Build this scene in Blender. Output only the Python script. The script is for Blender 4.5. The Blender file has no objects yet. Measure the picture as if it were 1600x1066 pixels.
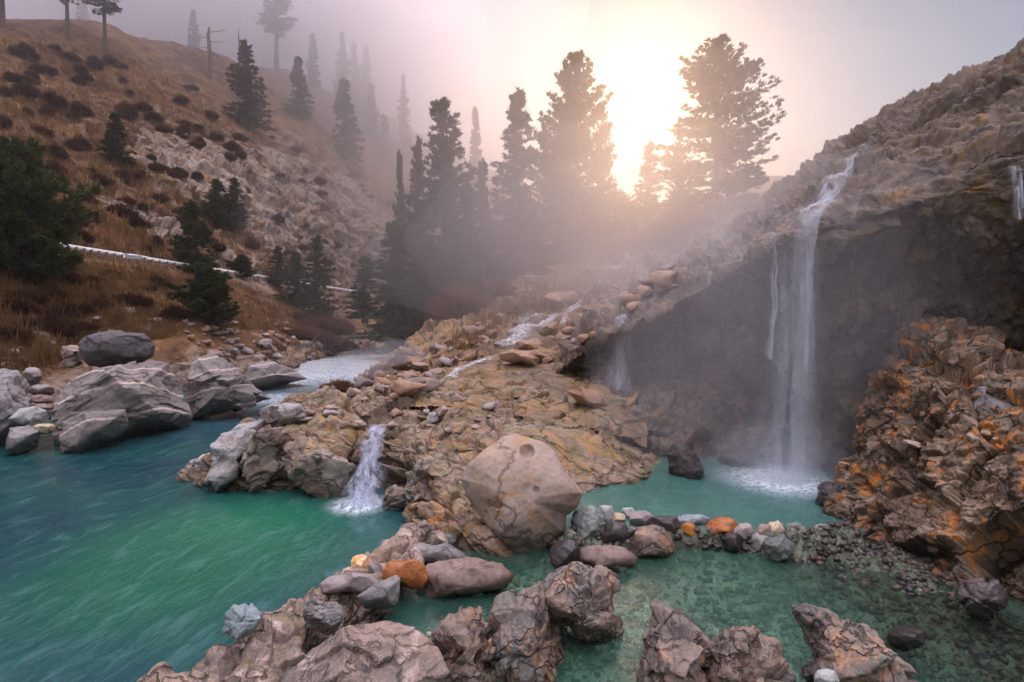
import bpy, bmesh, math, random
import numpy as np
from mathutils import Vector
from mathutils.bvhtree import BVHTree
R = math.radians
sc = bpy.context.scene
COL = sc.collection
rng = np.random.default_rng(7)
random.seed(7)

# ------------------------------------------------------------------ camera
F, HC = 889.0, 3.5
PIT = math.atan(43.0 / F)
cam = bpy.data.cameras.new('camera'); cam.sensor_width = 36; cam.lens = 36 * F / 1600
cam.clip_start = 0.05; cam.clip_end = 3000
cam_o = bpy.data.objects.new('camera', cam); COL.objects.link(cam_o)
cam_o.location = (0, 0, HC); cam_o.rotation_euler = (R(90) - PIT, 0, 0)
sc.camera = cam_o
FW = np.array([0, math.cos(PIT), -math.sin(PIT)]); UP = np.array([0, math.sin(PIT), math.cos(PIT)]); RT = np.array([1.0, 0, 0])
CAM = np.array([0, 0, HC])
# ------------------------------------------------------------------ sky, sun, exposure
SUN_EL, SUN_AZ = R(17.5), R(12.2)
w = bpy.data.worlds.new('World'); sc.world = w; w.use_nodes = True
wn = w.node_tree.nodes; wl = w.node_tree.links; wn.clear()
sky = wn.new('ShaderNodeTexSky'); sky.sky_type = 'NISHITA'; sky.sun_disc = False
sky.sun_elevation = SUN_EL; sky.sun_rotation = SUN_AZ; sky.dust_density = 0.5; sky.air_density = 1.0; sky.ozone_density = 2.0
b1 = wn.new('ShaderNodeBackground'); b1.inputs[1].default_value = 0.05
b2 = wn.new('ShaderNodeBackground'); b2.inputs[0].default_value = (0.66, 0.62, 0.72, 1)
wt = wn.new('ShaderNodeTexCoord'); wsx = wn.new('ShaderNodeSeparateXYZ'); wmr = wn.new('ShaderNodeMapRange')   # overcast fog: zenith about three times the horizon
wmr.interpolation_type = 'SMOOTHSTEP'; wl.new(wt.outputs['Generated'], wsx.inputs[0]); wl.new(wsx.outputs[2], wmr.inputs[0])
wmr.inputs[1].default_value = 0.47; wmr.inputs[2].default_value = 0.95; wmr.inputs[3].default_value = 0.2; wmr.inputs[4].default_value = 4.6
wl.new(wmr.outputs[0], b2.inputs[1])
ad = wn.new('ShaderNodeAddShader'); wo = wn.new('ShaderNodeOutputWorld')
wl.new(sky.outputs[0], b1.inputs[0]); wl.new(b1.outputs[0], ad.inputs[0]); wl.new(b2.outputs[0], ad.inputs[1]); wl.new(ad.outputs[0], wo.inputs[0])
sl = bpy.data.lights.new('sun', 'SUN'); sl.energy = 1.25; sl.angle = R(18); sl.color = (1.0, 0.58, 0.27)
so = bpy.data.objects.new('sun', sl); COL.objects.link(so)
sd = Vector((math.sin(SUN_AZ) * math.cos(SUN_EL), math.cos(SUN_AZ) * math.cos(SUN_EL), math.sin(SUN_EL)))
so.rotation_euler = sd.to_track_quat('Z', 'Y').to_euler(); so.location = (10, 60, 40)
sc.view_settings.view_transform = 'Standard'; sc.view_settings.look = 'None'
sc.view_settings.exposure = 0.1; sc.view_settings.gamma = 1
cy = sc.cycles
cy.max_bounces = 8; cy.diffuse_bounces = 3; cy.glossy_bounces = 2; cy.transmission_bounces = 2
cy.transparent_max_bounces = 24; cy.volume_bounces = 3; cy.use_denoising = True
cy.use_adaptive_sampling = True; cy.adaptive_threshold = 0.03
cy.sample_clamp_indirect = 6.0; cy.caustics_reflective = False; cy.caustics_refractive = False
HAZE_D = 0.0016

# ------------------------------------------------------------------ helpers: projection
def P(px, py, D):
    return CAM + D * (FW + (px - 800) / F * RT + (533 - py) / F * UP)
def G(px, py, z):
    d = FW + (px - 800) / F * RT + (533 - py) / F * UP
    return CAM + d * ((z - HC) / d[2])
def depth_of(py, z):
    return float(np.dot(G(800, py, z) - CAM, FW))
# ------------------------------------------------------------------ helpers: noise
def _h(ix, iy, iz, seed):
    h = (ix.astype(np.uint32) * np.uint32(374761393) + iy.astype(np.uint32) * np.uint32(668265263)
         + iz.astype(np.uint32) * np.uint32(2246822519) + np.uint32((seed * 3266489917) & 0xffffffff))
    h ^= h >> np.uint32(15); h *= np.uint32(2246822519); h ^= h >> np.uint32(13); h *= np.uint32(3266489917); h ^= h >> np.uint32(16)
    return h
def pnoise(p, seed=0):
    f = np.floor(p); i = f.astype(np.int64); t = (p - f)
    u = t * t * t * (t * (t * 6 - 15) + 10)
    out = 0
    for dx in (0, 1):
        wx = u[:, 0] if dx else 1 - u[:, 0]
        for dy in (0, 1):
            wy = u[:, 1] if dy else 1 - u[:, 1]
            for dz in (0, 1):
                wz = u[:, 2] if dz else 1 - u[:, 2]
                h = _h(i[:, 0] + dx, i[:, 1] + dy, i[:, 2] + dz, seed)
                gx = (h & np.uint32(1023)).astype(np.float32) / 511.5 - 1
                gy = ((h >> np.uint32(10)) & np.uint32(1023)).astype(np.float32) / 511.5 - 1
                gz = ((h >> np.uint32(20)) & np.uint32(1023)).astype(np.float32) / 511.5 - 1
                out = out + wx * wy * wz * (gx * (t[:, 0] - dx) + gy * (t[:, 1] - dy) + gz * (t[:, 2] - dz))
    return out * 1.4
def fbm(p, octv=5, seed=0, gain=0.5, lac=2.03):
    a, s, o = 1.0, 1.0, 0
    for k in range(octv):
        o = o + a * pnoise(p * s + 17.3 * k, seed + k); a *= gain; s *= lac
    return o
def ridged(p, octv=5, seed=0, gain=0.5):
    a, s, o = 1.0, 1.0, 0
    for k in range(octv):
        o = o + a * (1 - np.abs(pnoise(p * s + 9.1 * k, seed + k)) * 2); a *= gain; s *= 2.07
    return o / 2
def worley(p, seed=0):
    f = np.floor(p); i = f.astype(np.int64); n = len(p)
    F1 = np.full(n, 9.0); F2 = np.full(n, 9.0); rid = np.zeros(n, np.uint32); vec = np.zeros((n, 3))
    for dx in (-1, 0, 1):
        for dy in (-1, 0, 1):
            for dz in (-1, 0, 1):
                cx, cyy, cz = i[:, 0] + dx, i[:, 1] + dy, i[:, 2] + dz
                h = _h(cx, cyy, cz, seed)
                q = np.stack([cx + (h & np.uint32(1023)) / 1023.0, cyy + ((h >> np.uint32(10)) & np.uint32(1023)) / 1023.0,
                              cz + ((h >> np.uint32(20)) & np.uint32(1023)) / 1023.0], 1)
                v = p - q; d = np.sqrt((v * v).sum(1))
                m = d < F1
                F2 = np.where(m, F1, np.minimum(F2, d)); F1 = np.where(m, d, F1)
                rid = np.where(m, h, rid); vec[m] = v[m]
    r = ((rid * np.uint32(2654435761)) >> np.uint32(8)).astype(np.float64) / 2 ** 24
    return F1, F2, r, vec, rid
def blocks(p, seed=0, tilt=0.5):
    """fractured-rock offset: each cell gets its own height and tilt; second value is the distance to the joint"""
    F1, F2, r, v, rid = worley(p, seed)
    a = ((rid >> np.uint32(3)) & np.uint32(255)) / 127.5 - 1; b = ((rid >> np.uint32(11)) & np.uint32(255)) / 127.5 - 1; c = ((rid >> np.uint32(19)) & np.uint32(255)) / 127.5 - 1
    return (r - 0.5) + tilt * (a * v[:, 0] + b * v[:, 1] + c * v[:, 2]), F2 - F1
# ------------------------------------------------------------------ helpers: meshes
def mesh_np(name, V, faces, k, smooth=True):
    me = bpy.data.meshes.new(name); n = len(faces)
    me.vertices.add(len(V)); me.vertices.foreach_set('co', np.ascontiguousarray(V, np.float32).ravel())
    me.loops.add(n * k); me.loops.foreach_set('vertex_index', np.ascontiguousarray(faces, np.int32).ravel())
    me.polygons.add(n); me.polygons.foreach_set('loop_start', np.arange(0, n * k, k, dtype=np.int32))
    me.polygons.foreach_set('loop_total', np.full(n, k, np.int32))
    me.update(calc_edges=True); me.validate()
    if smooth: me.polygons.foreach_set('use_smooth', np.ones(len(me.polygons), bool))
    return me
def link(name, me, mat=None, parent=None, loc=(0, 0, 0)):
    o = bpy.data.objects.new(name, me); COL.objects.link(o); o.location = loc
    if mat and me and not me.materials: me.materials.append(mat)
    if parent: o.parent = parent
    return o
def tag(o, label, cat, group=None, kind=None):
    if label: o['label'] = label
    if cat: o['category'] = cat
    if group: o['group'] = group
    if kind: o['kind'] = kind
    return o
def struct(o, label=None):
    o['kind'] = 'structure'
    if label: o['label'] = label
    return o
def cr_matrix(n_ctrl, n_out):
    t = np.linspace(0, n_ctrl - 1, n_out); W = np.zeros((n_out, n_ctrl))
    for k, x in enumerate(t):
        i = min(int(x), n_ctrl - 2); u = x - i
        c = [-.5*u**3+u*u-.5*u, 1.5*u**3-2.5*u*u+1, -1.5*u**3+2*u*u+.5*u, .5*u**3-.5*u*u]
        for j, cc in zip((i-1, i, i+1, i+2), c):
            if j < 0: W[k, 0] += 2*cc; W[k, 1] -= cc
            elif j > n_ctrl - 1: W[k, n_ctrl-1] += 2*cc; W[k, n_ctrl-2] -= cc
            else: W[k, j] += cc
    return W
def loft(ctrl, nr, nc):
    C = np.array(ctrl, float)
    return np.einsum('ai,ijk,bj->abk', cr_matrix(C.shape[0], nr), C, cr_matrix(C.shape[1], nc))
def normals(S):
    n = np.cross(np.gradient(S, axis=1), np.gradient(S, axis=0)); n /= np.linalg.norm(n, axis=2, keepdims=True) + 1e-9
    view = CAM - S
    s = np.sign((n * view).sum(2, keepdims=True)); s[s == 0] = 1
    return n
def grid_faces(nr, nc):
    i = np.arange(nr * nc).reshape(nr, nc)
    return np.stack([i[:-1, :-1], i[:-1, 1:], i[1:, 1:], i[1:, :-1]], -1).reshape(-1, 4)
BV = {}
def sheet(name, S, mat, attrs=None, keep=None):
    nr, nc = S.shape[:2]; f = grid_faces(nr, nc)
    if keep is not None: f = f[keep]
    me = mesh_np(name, S.reshape(-1, 3), f, 4)
    for k, a in (attrs or {}).items():
        at = me.attributes.new(k, 'FLOAT', 'POINT'); at.data.foreach_set('value', np.ascontiguousarray(a, np.float32).ravel())
    o = link(name, me, mat)
    return o
def add_bvh(key, S, step=3):
    s = S[::step, ::step]; f = grid_faces(*s.shape[:2])
    BV[key] = BVHTree.FromPolygons(s.reshape(-1, 3).tolist(), f.tolist())
def hit(px, py, keys=None):
    d = Vector(FW + (px - 800) / F * RT + (533 - py) / F * UP).normalized(); best = None
    for k in (keys or BV):
        h = BV[k].ray_cast(Vector(CAM), d)
        if h[0] is not None and (best is None or h[3] < best[3]): best = h
    return None if best is None else np.array(best[0])
def drop(x, y, keys, z0=200):
    best = None
    for k in keys:
        h = BV[k].ray_cast(Vector((x, y, z0)), Vector((0, 0, -1)))
        if h[0] is not None and (best is None or h[0].z > best): best = h[0].z
    return best
def inpoly(x, y, poly):
    r = np.zeros(x.shape, bool); n = len(poly)
    for i in range(n):
        x1, y1 = poly[i]; x2, y2 = poly[(i + 1) % n]
        c = ((y1 > y) != (y2 > y)) & (x < (x2 - x1) * (y - y1) / (y2 - y1 + 1e-12) + x1); r ^= c
    return r
def dist_poly(S, pts):
    """distance of points to a world polyline (xy)"""
    x = S[..., :2]; d = np.full(S.shape[:-1], 1e9)
    for a, b in zip(pts[:-1], pts[1:]):
        a = np.array(a[:2]); b = np.array(b[:2]); ab = b - a
        t = np.clip(((x - a) @ ab) / (ab @ ab + 1e-9), 0, 1)
        d = np.minimum(d, np.linalg.norm(x - a - t[..., None] * ab, axis=-1))
    return d
# ------------------------------------------------------------------ helpers: shader nodes
def new_mat(name):
    m = bpy.data.materials.new(name); m.use_nodes = True; m.node_tree.nodes.clear(); return m, m.node_tree
def mk(nt, typ, props=None, **ins):
    n = nt.nodes.new(typ)
    for k, v in (props or {}).items(): setattr(n, k, v)
    for k, v in ins.items():
        s = n.inputs[int(k[1:])] if k[0] == 'i' and k[1:].isdigit() else n.inputs[k.replace('_', ' ')]
        if isinstance(v, bpy.types.NodeSocket): nt.links.new(v, s)
        elif isinstance(v, tuple) and len(v) == 3 and s.type == 'RGBA': s.default_value = (*v, 1)
        else: s.default_value = v
    return n
def math_n(nt, op, a, b=0.0, clamp=False):
    return mk(nt, 'ShaderNodeMath', {'operation': op, 'use_clamp': clamp}, i0=a, i1=b).outputs[0]
def smooth(nt, x, lo, hi, a=0.0, b=1.0):
    return mk(nt, 'ShaderNodeMapRange', {'interpolation_type': 'SMOOTHSTEP'}, i0=x, i1=lo, i2=hi, i3=a, i4=b).outputs[0]
def mix(nt, f, a, b, bt='MIX'):
    return mk(nt, 'ShaderNodeMixRGB', {'blend_type': bt}, Fac=f, Color1=a, Color2=b).outputs[0]
def noise(nt, v, s, d=6, dist=0.0, rough=0.55):
    return mk(nt, 'ShaderNodeTexNoise', None, Vector=v, Scale=s, Detail=d, Distortion=dist, Roughness=rough).outputs[0]
def coords(nt, scale=(1, 1, 1), rot=(0, 0, 0), rand=True):
    tc = mk(nt, 'ShaderNodeTexCoord').outputs['Object']
    if rand:
        oi = mk(nt, 'ShaderNodeObjectInfo').outputs['Random']
        tc = mk(nt, 'ShaderNodeVectorMath', {'operation': 'ADD'}, i0=tc, i1=mk(nt, 'ShaderNodeCombineXYZ', None, i0=math_n(nt, 'MULTIPLY', oi, 37.0), i1=math_n(nt, 'MULTIPLY', oi, 91.0), i2=math_n(nt, 'MULTIPLY', oi, 53.0)).outputs[0]).outputs[0]
    return mk(nt, 'ShaderNodeMapping', None, Vector=tc, Scale=scale, Rotation=rot).outputs[0]
def rockmat(name, c1, c2, c3, scale=1.0, stain=None, stain_amt=0.45, vein=None, vein_rot=(0.3, 0.2, 0.4), moss=None, strata=None, rough=0.75,
            bump=0.5, crack=0.0, wet=None, spec=0.35, speck=0.35, attr_wet=False, wetk=.62, fine=1.0, rand=True, vdist=3.0, vscale=0.8):
    m, nt = new_mat(name)
    v = coords(nt, rand=rand)
    n1 = noise(nt, v, 0.9 * scale, 8, 0.6); n2 = noise(nt, v, 4.3 * scale, 10, 0.3, 0.62); n3 = noise(nt, v, 38 * scale * fine, 6, 0, 0.6)
    col = mix(nt, smooth(nt, n1, 0.36, 0.62), c1, c2)
    col = mix(nt, math_n(nt, 'MULTIPLY', smooth(nt, n2, 0.45, 0.7), 0.8), col, c3)
    h = math_n(nt, 'MULTIPLY', n2, 0.7)
    if strata:
        vs = coords(nt, strata[3] if len(strata) > 3 else (0.35, 0.35, 1.0), strata[0], rand)
        wv = noise(nt, vs, strata[1] * scale, 9, 0.8, 0.65)
        col = mix(nt, math_n(nt, 'MULTIPLY', smooth(nt, wv, 0.42, 0.6), 0.65), col, strata[2])
        h = math_n(nt, 'ADD', h, math_n(nt, 'MULTIPLY', wv, 1.0))
    if stain:
        s = noise(nt, v, 1.7 * scale, 7, 1.2, 0.6)
        lo = 0.72 - stain_amt * 0.45
        col = mix(nt, smooth(nt, s, lo, lo + 0.12), col, stain)
    if moss:
        gm = mk(nt, 'ShaderNodeNewGeometry'); nz = mk(nt, 'ShaderNodeSeparateXYZ', None, i0=gm.outputs['Normal']).outputs[2]
        mf = math_n(nt, 'MULTIPLY', smooth(nt, noise(nt, v, 2.6 * scale, 8, 0.8), 0.5, 0.6), smooth(nt, nz, 0.1, 0.75))
        col = mix(nt, math_n(nt, 'MULTIPLY', mf, moss[1]), col, moss[0])
    if vein:
        vv = coords(nt, (1, 1, 1), vein_rot, rand)
        wvt = mk(nt, 'ShaderNodeTexWave', {'wave_type': 'BANDS', 'bands_direction': 'Z'}, Vector=vv, Scale=vscale * scale, Distortion=vdist, Detail=3.0, Detail_Scale=0.6).outputs[1]
        col = mix(nt, math_n(nt, 'MULTIPLY', smooth(nt, wvt, 0.955, 0.995), 0.85), col, vein)
    if crack:
        wp = mk(nt, 'ShaderNodeVectorMath', {'operation': 'ADD'}, i0=v, i1=mk(nt, 'ShaderNodeTexNoise', None, Vector=v, Scale=2.0 * scale, Detail=5.0).outputs[1]).outputs[0]
        vo = mk(nt, 'ShaderNodeTexVoronoi', {'feature': 'DISTANCE_TO_EDGE'}, Vector=wp, Scale=crack * scale).outputs[0]
        ck = smooth(nt, vo, 0.0, 0.045)
        col = mix(nt, math_n(nt, 'MULTIPLY', math_n(nt, 'SUBTRACT', 1.0, ck), 0.55), col, (0.03, 0.024, 0.02))
        h = math_n(nt, 'ADD', h, math_n(nt, 'MULTIPLY', ck, 0.7))
    col = mix(nt, 1.0, col, mk(nt, 'ShaderNodeMapRange', None, i0=n3, i1=0.3, i2=0.7, i3=1 - speck, i4=1 + speck).outputs[0], 'MULTIPLY')
    if rand:
        oi = mk(nt, 'ShaderNodeObjectInfo').outputs['Random']
        col = mix(nt, 1.0, col, mk(nt, 'ShaderNodeMapRange', None, i0=oi, i1=0, i2=1, i3=0.82, i4=1.15).outputs[0], 'MULTIPLY')
    rgh = rough
    wf = None
    if wet is not None:
        z = mk(nt, 'ShaderNodeSeparateXYZ', None, i0=mk(nt, 'ShaderNodeNewGeometry').outputs['Position']).outputs[2]
        zz = math_n(nt, 'ADD', z, math_n(nt, 'MULTIPLY', math_n(nt, 'SUBTRACT', n2, 0.5), 0.35))
        wf = smooth(nt, zz, wet + .08, wet + 0.2, 1.0, 0.0)
    if attr_wet:
        a = mk(nt, 'ShaderNodeAttribute', {'attribute_name': 'wet'}).outputs['Fac']
        wf = a if wf is None else math_n(nt, 'MAXIMUM', a, wf)
    if wf is not None:
        col = mix(nt, math_n(nt, 'MULTIPLY', wf, wetk), col, mix(nt, 1.0, col, (0.30, 0.30, 0.27), 'MULTIPLY'))
        rgh = mk(nt, 'ShaderNodeMapRange', None, i0=wf, i1=0, i2=1, i3=rough, i4=0.28).outputs[0]
    h = math_n(nt, 'ADD', h, math_n(nt, 'MULTIPLY', n3, 0.12))
    bp = mk(nt, 'ShaderNodeBump', None, Strength=bump, Distance=0.06 / scale, Height=h).outputs[0]
    pb = mk(nt, 'ShaderNodeBsdfPrincipled', None, Base_Color=col, Roughness=rgh, Normal=bp)
    pb.inputs['Specular IOR Level'].default_value = spec
    o = mk(nt, 'ShaderNodeOutputMaterial', None, Surface=pb.outputs[0])
    m['col'] = 0
    return m
M = {}
M['grey'] = rockmat('grey_rock', (.22,.20,.19), (.30,.27,.25), (.15,.132,.125), 1.6, wet=.2, crack=.9)
M['greygreen'] = rockmat('grey_green_rock', (.24,.26,.23), (.36,.38,.35), (.13,.14,.11), 2.2, wet=.35, bump=.8)
M['palegrey'] = rockmat('pale_grey_rock', (.30,.305,.29), (.40,.39,.36), (.2,.2,.19), 2, wet=.2)
M['bluegrey'] = rockmat('blue_grey_rock', (.23,.27,.28), (.33,.37,.37), (.14,.16,.17), 2, wet=.2)
M['pink'] = rockmat('pink_granite', (.35,.245,.19), (.24,.19,.165), (.11,.085,.075), 1.5, stain=(.50,.36,.31), wet=.14, crack=.8, bump=.7)
M['pinkpale'] = rockmat('pale_pink_rock', (.36,.27,.24), (.29,.245,.235), (.2,.155,.145), 2, wet=.2)
M['rust'] = rockmat('rust_rock', (.30,.085,.025), (.38,.13,.03), (.10,.035,.02), 2.5, wet=.2, rough=.5)
M['orange'] = rockmat('orange_rock', (.44,.17,.03), (.36,.12,.025), (.2,.07,.025), 3, wet=.15, rough=.6)
M['ochre'] = rockmat('ochre_white_rock', (.60,.40,.18), (.55,.26,.06), (.72,.62,.5), 5, wet=.05)
M['cream'] = rockmat('cream_rock', (.45,.36,.25), (.52,.40,.25), (.3,.21,.14), 3, wet=.2)
M['dark'] = rockmat('dark_wet_rock', (.055,.043,.04), (.09,.068,.062), (.045,.04,.04), 2, rough=.35, wet=.3)
M['brown'] = rockmat('brown_rock', (.22,.14,.11), (.28,.19,.16), (.13,.09,.075), 2, wet=.2, rough=.55)
M['tan'] = rockmat('tan_boulder_rock', (.40,.285,.21), (.36,.275,.23), (.28,.185,.135), 1.6, stain=(.40,.22,.11), stain_amt=.42, wet=.24, crack=.42, bump=.35, speck=.3, fine=1.6)
M['wetbrown'] = rockmat('wet_brown_gravel', (.075,.05,.035), (.11,.075,.05), (.05,.035,.03), 3, rough=.4)
M['umber'] = rockmat('umber_slab_rock', (.30,.17,.10), (.38,.23,.14), (.2,.11,.07), 1.5)
M['veined'] = rockmat('veined_grey_rock', (.16,.135,.125), (.215,.18,.16), (.105,.09,.08), .6, vein=(.56,.42,.36), vein_rot=(.2,.25,.3), strata=((.25,-.1,0), 2.2, (.24,.205,.185)), wet=.12, bump=.5, stain=(.30,.24,.2), stain_amt=.3, vdist=5.0, vscale=.8)
M['darkslab'] = rockmat('dark_slab_rock', (.10,.085,.085), (.14,.115,.115), (.07,.058,.06), 1.0, bump=.5)
M['tip'] = rockmat('pale_banded_rock', (.36,.33,.32), (.27,.22,.19), (.16,.12,.1), 1.0, stain=(.50,.36,.27), stain_amt=.35, strata=((.5,.2,0), 3.0, (.46,.43,.42)), wet=.12, bump=.7)
M['shelf'] = rockmat('brown_shelf_rock', (.185,.115,.07), (.30,.19,.12), (.08,.052,.036), .9, stain=(.37,.20,.07), stain_amt=.42, moss=((.09,.105,.03), .5),
                     strata=((.12,.1,0), 2.6, (.34,.25,.18)), crack=.9, wet=.1, attr_wet=True, bump=.8, rand=False)
M['slope'] = rockmat('stream_slope_rock', (.22,.13,.075), (.33,.19,.085), (.14,.09,.06), .7, stain=(.37,.20,.075), stain_amt=.44, moss=((.16,.13,.05), .5), attr_wet=True, bump=.9, crack=.7, rand=False)
M['cliff'] = rockmat('seeping_cliff_rock', (.09,.06,.043), (.135,.09,.062), (.042,.03,.024), 1.1, stain=(.20,.105,.038), stain_amt=.40, moss=((.06,.042,.03), .8),
                     strata=((0, 0, 0), 1.3, (.20,.135,.085), (1.6, 1.6, .2)), attr_wet=True, bump=.9, rand=False, crack=.5)
M['gold'] = rockmat('mineral_crag_rock', (.115,.068,.036), (.18,.115,.068), (.045,.028,.02), 1.1, stain=(.46,.16,.022), stain_amt=.42, moss=((.36,.25,.17), .5), crack=1.1, wet=.3, attr_wet=True, bump=1.0, rough=.6, rand=False)
M['lodge'] = rockmat('foreground_ledge_rock', (.34,.225,.165), (.23,.17,.135), (.10,.077,.065), 1.4, stain=(.48,.34,.29), stain_amt=.45, moss=((.16,.13,.03), .35), crack=.9, wet=.1, bump=.9, rand=False)
M['fore'] = rockmat('foreground_mixed_rock', (.16,.135,.12), (.27,.18,.14), (.075,.065,.058), 1.7, stain=(.42,.22,.12), stain_amt=.40, moss=((.17,.15,.10), .5), crack=.9, wet=.26, bump=1.0, rough=.55)
M['bed'] = rockmat('algae_bed_rock', (.22,.26,.17), (.36,.39,.30), (.12,.125,.075), 1.6, stain=(.26,.22,.09), stain_amt=.32, bump=.8, rand=False, crack=1.6, attr_wet=True, wetk=.97)
M['farhill'] = rockmat('far_hill_rock', (.2,.13,.1), (.26,.17,.12), (.14,.1,.08), .1, rand=False)

# hillside: dry grass, brush-coloured soil and pale outcrops (attribute 'rock')
def hillmat():
    m, nt = new_mat('dry_hillside')
    v = coords(nt, rand=False)
    a = mk(nt, 'ShaderNodeAttribute', {'attribute_name': 'rock'}).outputs['Fac']
    n1 = noise(nt, v, .09, 8, .5); n2 = noise(nt, v, .6, 9, .6, .62); n3 = noise(nt, v, 5.0, 6, 0, .65); n4 = noise(nt, v, .25, 9, 1.2, .7)
    g = mix(nt, smooth(nt, n1, .38, .62), (.165,.08,.036), (.105,.053,.03))
    g = mix(nt, smooth(nt, n2, .44, .66), g, (.24,.125,.05))
    g = mix(nt, math_n(nt, 'MULTIPLY', smooth(nt, n4, .52, .62), .7), g, (.055,.030,.022))
    r = mix(nt, smooth(nt, n2, .4, .62), (.37,.295,.245), (.23,.155,.11))
    r = mix(nt, smooth(nt, n4, .5, .66), r, (.30,.17,.09))
    af = smooth(nt, math_n(nt, 'ADD', a, math_n(nt, 'MULTIPLY', math_n(nt, 'SUBTRACT', n2, .5), 3.4)), .5, .62)
    c = mix(nt, af, g, r)
    c = mix(nt, 1.0, c, mk(nt, 'ShaderNodeMapRange', None, i0=n3, i1=.3, i2=.7, i3=.6, i4=1.4).outputs[0], 'MULTIPLY')
    h = math_n(nt, 'ADD', n2, math_n(nt, 'MULTIPLY', n3, .3))
    bp = mk(nt, 'ShaderNodeBump', None, Strength=.9, Distance=.4, Height=h).outputs[0]
    pb = mk(nt, 'ShaderNodeBsdfPrincipled', None, Base_Color=c, Roughness=.9, Normal=bp); pb.inputs['Specular IOR Level'].default_value = .15
    mk(nt, 'ShaderNodeOutputMaterial', None, Surface=pb.outputs[0]); return m
M['hill'] = hillmat()
def leafmat(name, c1, c2, trans=.25):
    m, nt = new_mat(name)
    v = coords(nt)
    c = mix(nt, smooth(nt, noise(nt, v, .9, 4), .4, .62), c1, c2)
    oi = mk(nt, 'ShaderNodeObjectInfo').outputs['Random']
    c = mix(nt, 1.0, c, mk(nt, 'ShaderNodeMapRange', None, i0=oi, i3=.8, i4=1.25).outputs[0], 'MULTIPLY')
    d = mk(nt, 'ShaderNodeBsdfDiffuse', None, Color=c).outputs[0]; t = mk(nt, 'ShaderNodeBsdfTranslucent', None, Color=c).outputs[0]
    s = mk(nt, 'ShaderNodeMixShader', None, i0=trans, i1=d, i2=t).outputs[0]
    mk(nt, 'ShaderNodeOutputMaterial', None, Surface=s); return m
M['pine'] = leafmat('pine_needles', (.035,.050,.018), (.065,.075,.026))
M['fir'] = leafmat('fir_needles', (.034,.054,.022), (.065,.085,.034))
M['brush'] = leafmat('bare_brush', (.055,.026,.020), (.10,.05,.032), .15)
M['redbrush'] = leafmat('red_willow_twigs', (.13,.062,.042), (.19,.10,.06), .15)
M['grass'] = leafmat('dry_grass_blades', (.17,.09,.036), (.24,.14,.062), .3)
M['bark'] = rockmat('pine_bark', (.09,.055,.04), (.14,.085,.06), (.05,.035,.03), 3)
M['wood'] = rockmat('weathered_wood', (.22,.14,.1), (.28,.19,.14), (.13,.09,.07), 3)
# water sheets
def watermat(name, deep, mid, light, see, foam_pts=(), wave=(1, 1, 1), wrot=0.0, bump=.25, wscale=1.6, bright=None, tint=(.55,.85,.72), foam_amt=.0, gloss_r=.07, streak=.3):
    m, nt = new_mat(name)
    v = coords(nt, wave, (0, 0, wrot), rand=False); vo = coords(nt, rand=False)
    wz = mk(nt, 'ShaderNodeTexNoise', None, Vector=v, Scale=wscale, Detail=6.0, Distortion=.5, Roughness=.55).outputs[0]
    w2 = noise(nt, v, wscale * 3.1, 5, .8)
    n1 = noise(nt, vo, .45, 4, .4)
    c = mix(nt, smooth(nt, n1, .38, .62), deep, mid)
    pos = mk(nt, 'ShaderNodeNewGeometry').outputs['Position']
    def near(p, r0, r1):
        d = mk(nt, 'ShaderNodeVectorMath', {'operation': 'DISTANCE'}, i0=pos, i1=tuple(p)).outputs['Value']
        return smooth(nt, d, r0, r1, 1.0, 0.0)
    if bright:
        for p, r, cc in bright: c = mix(nt, math_n(nt, 'MULTIPLY', near(p, 0, r), .9), c, cc)
    c = mix(nt, math_n(nt, 'MULTIPLY', smooth(nt, wz, .5, .72), streak), c, light)
    foam = None
    for p, r0, r1, a in foam_pts:
        f = math_n(nt, 'MULTIPLY', near(p, r0, r1), a)
        foam = f if foam is None else math_n(nt, 'MAXIMUM', foam, f)
    seef = see
    if foam is not None:
        ff = math_n(nt, 'MULTIPLY', foam, smooth(nt, w2, .36, .6, .3, 1.0), True)
        c = mix(nt, ff, c, (.80,.86,.90)); seef = math_n(nt, 'MULTIPLY', math_n(nt, 'SUBTRACT', 1.0, ff), see)
    bp = mk(nt, 'ShaderNodeBump', None, Strength=bump, Distance=.08, Height=math_n(nt, 'ADD', wz, math_n(nt, 'MULTIPLY', w2, .35))).outputs[0]
    df = mk(nt, 'ShaderNodeBsdfDiffuse', None, Color=c, Normal=bp).outputs[0]
    tr = mk(nt, 'ShaderNodeBsdfTransparent', None, Color=tint).outputs[0]
    body = mk(nt, 'ShaderNodeMixShader', None, i0=seef, i1=df, i2=tr).outputs[0]
    gl = mk(nt, 'ShaderNodeBsdfGlossy', None, Color=(1, 1, 1), Roughness=gloss_r, Normal=bp).outputs[0]
    fr = mk(nt, 'ShaderNodeFresnel', None, IOR=1.33, Normal=bp).outputs[0]
    s = mk(nt, 'ShaderNodeMixShader', None, i0=fr, i1=body, i2=gl).outputs[0]
    mk(nt, 'ShaderNodeOutputMaterial', None, Surface=s); return m
FALL = G(1222, 749, .3); SFALL = G(562, 788, 0)
M['river'] = watermat('river_water', (.008,.048,.062), (.011,.072,.066), (.12,.27,.25), .10, wave=(1, .42, 1), wrot=R(-32), bump=.5, wscale=3.4, streak=.24,
    bright=[(G(370, 830, 0), 3.2, (.024,.165,.085)), (G(250, 900, 0), 3.0, (.014,.105,.06)), (G(430, 635, 0), 9, (.055,.115,.15))],
    foam_pts=[(SFALL, .1, .75, 1.0), (G(520, 572, 0), 4.0, 15.0, 1.5), (G(425, 622, 0), .3, 2.6, .8)])
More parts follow.
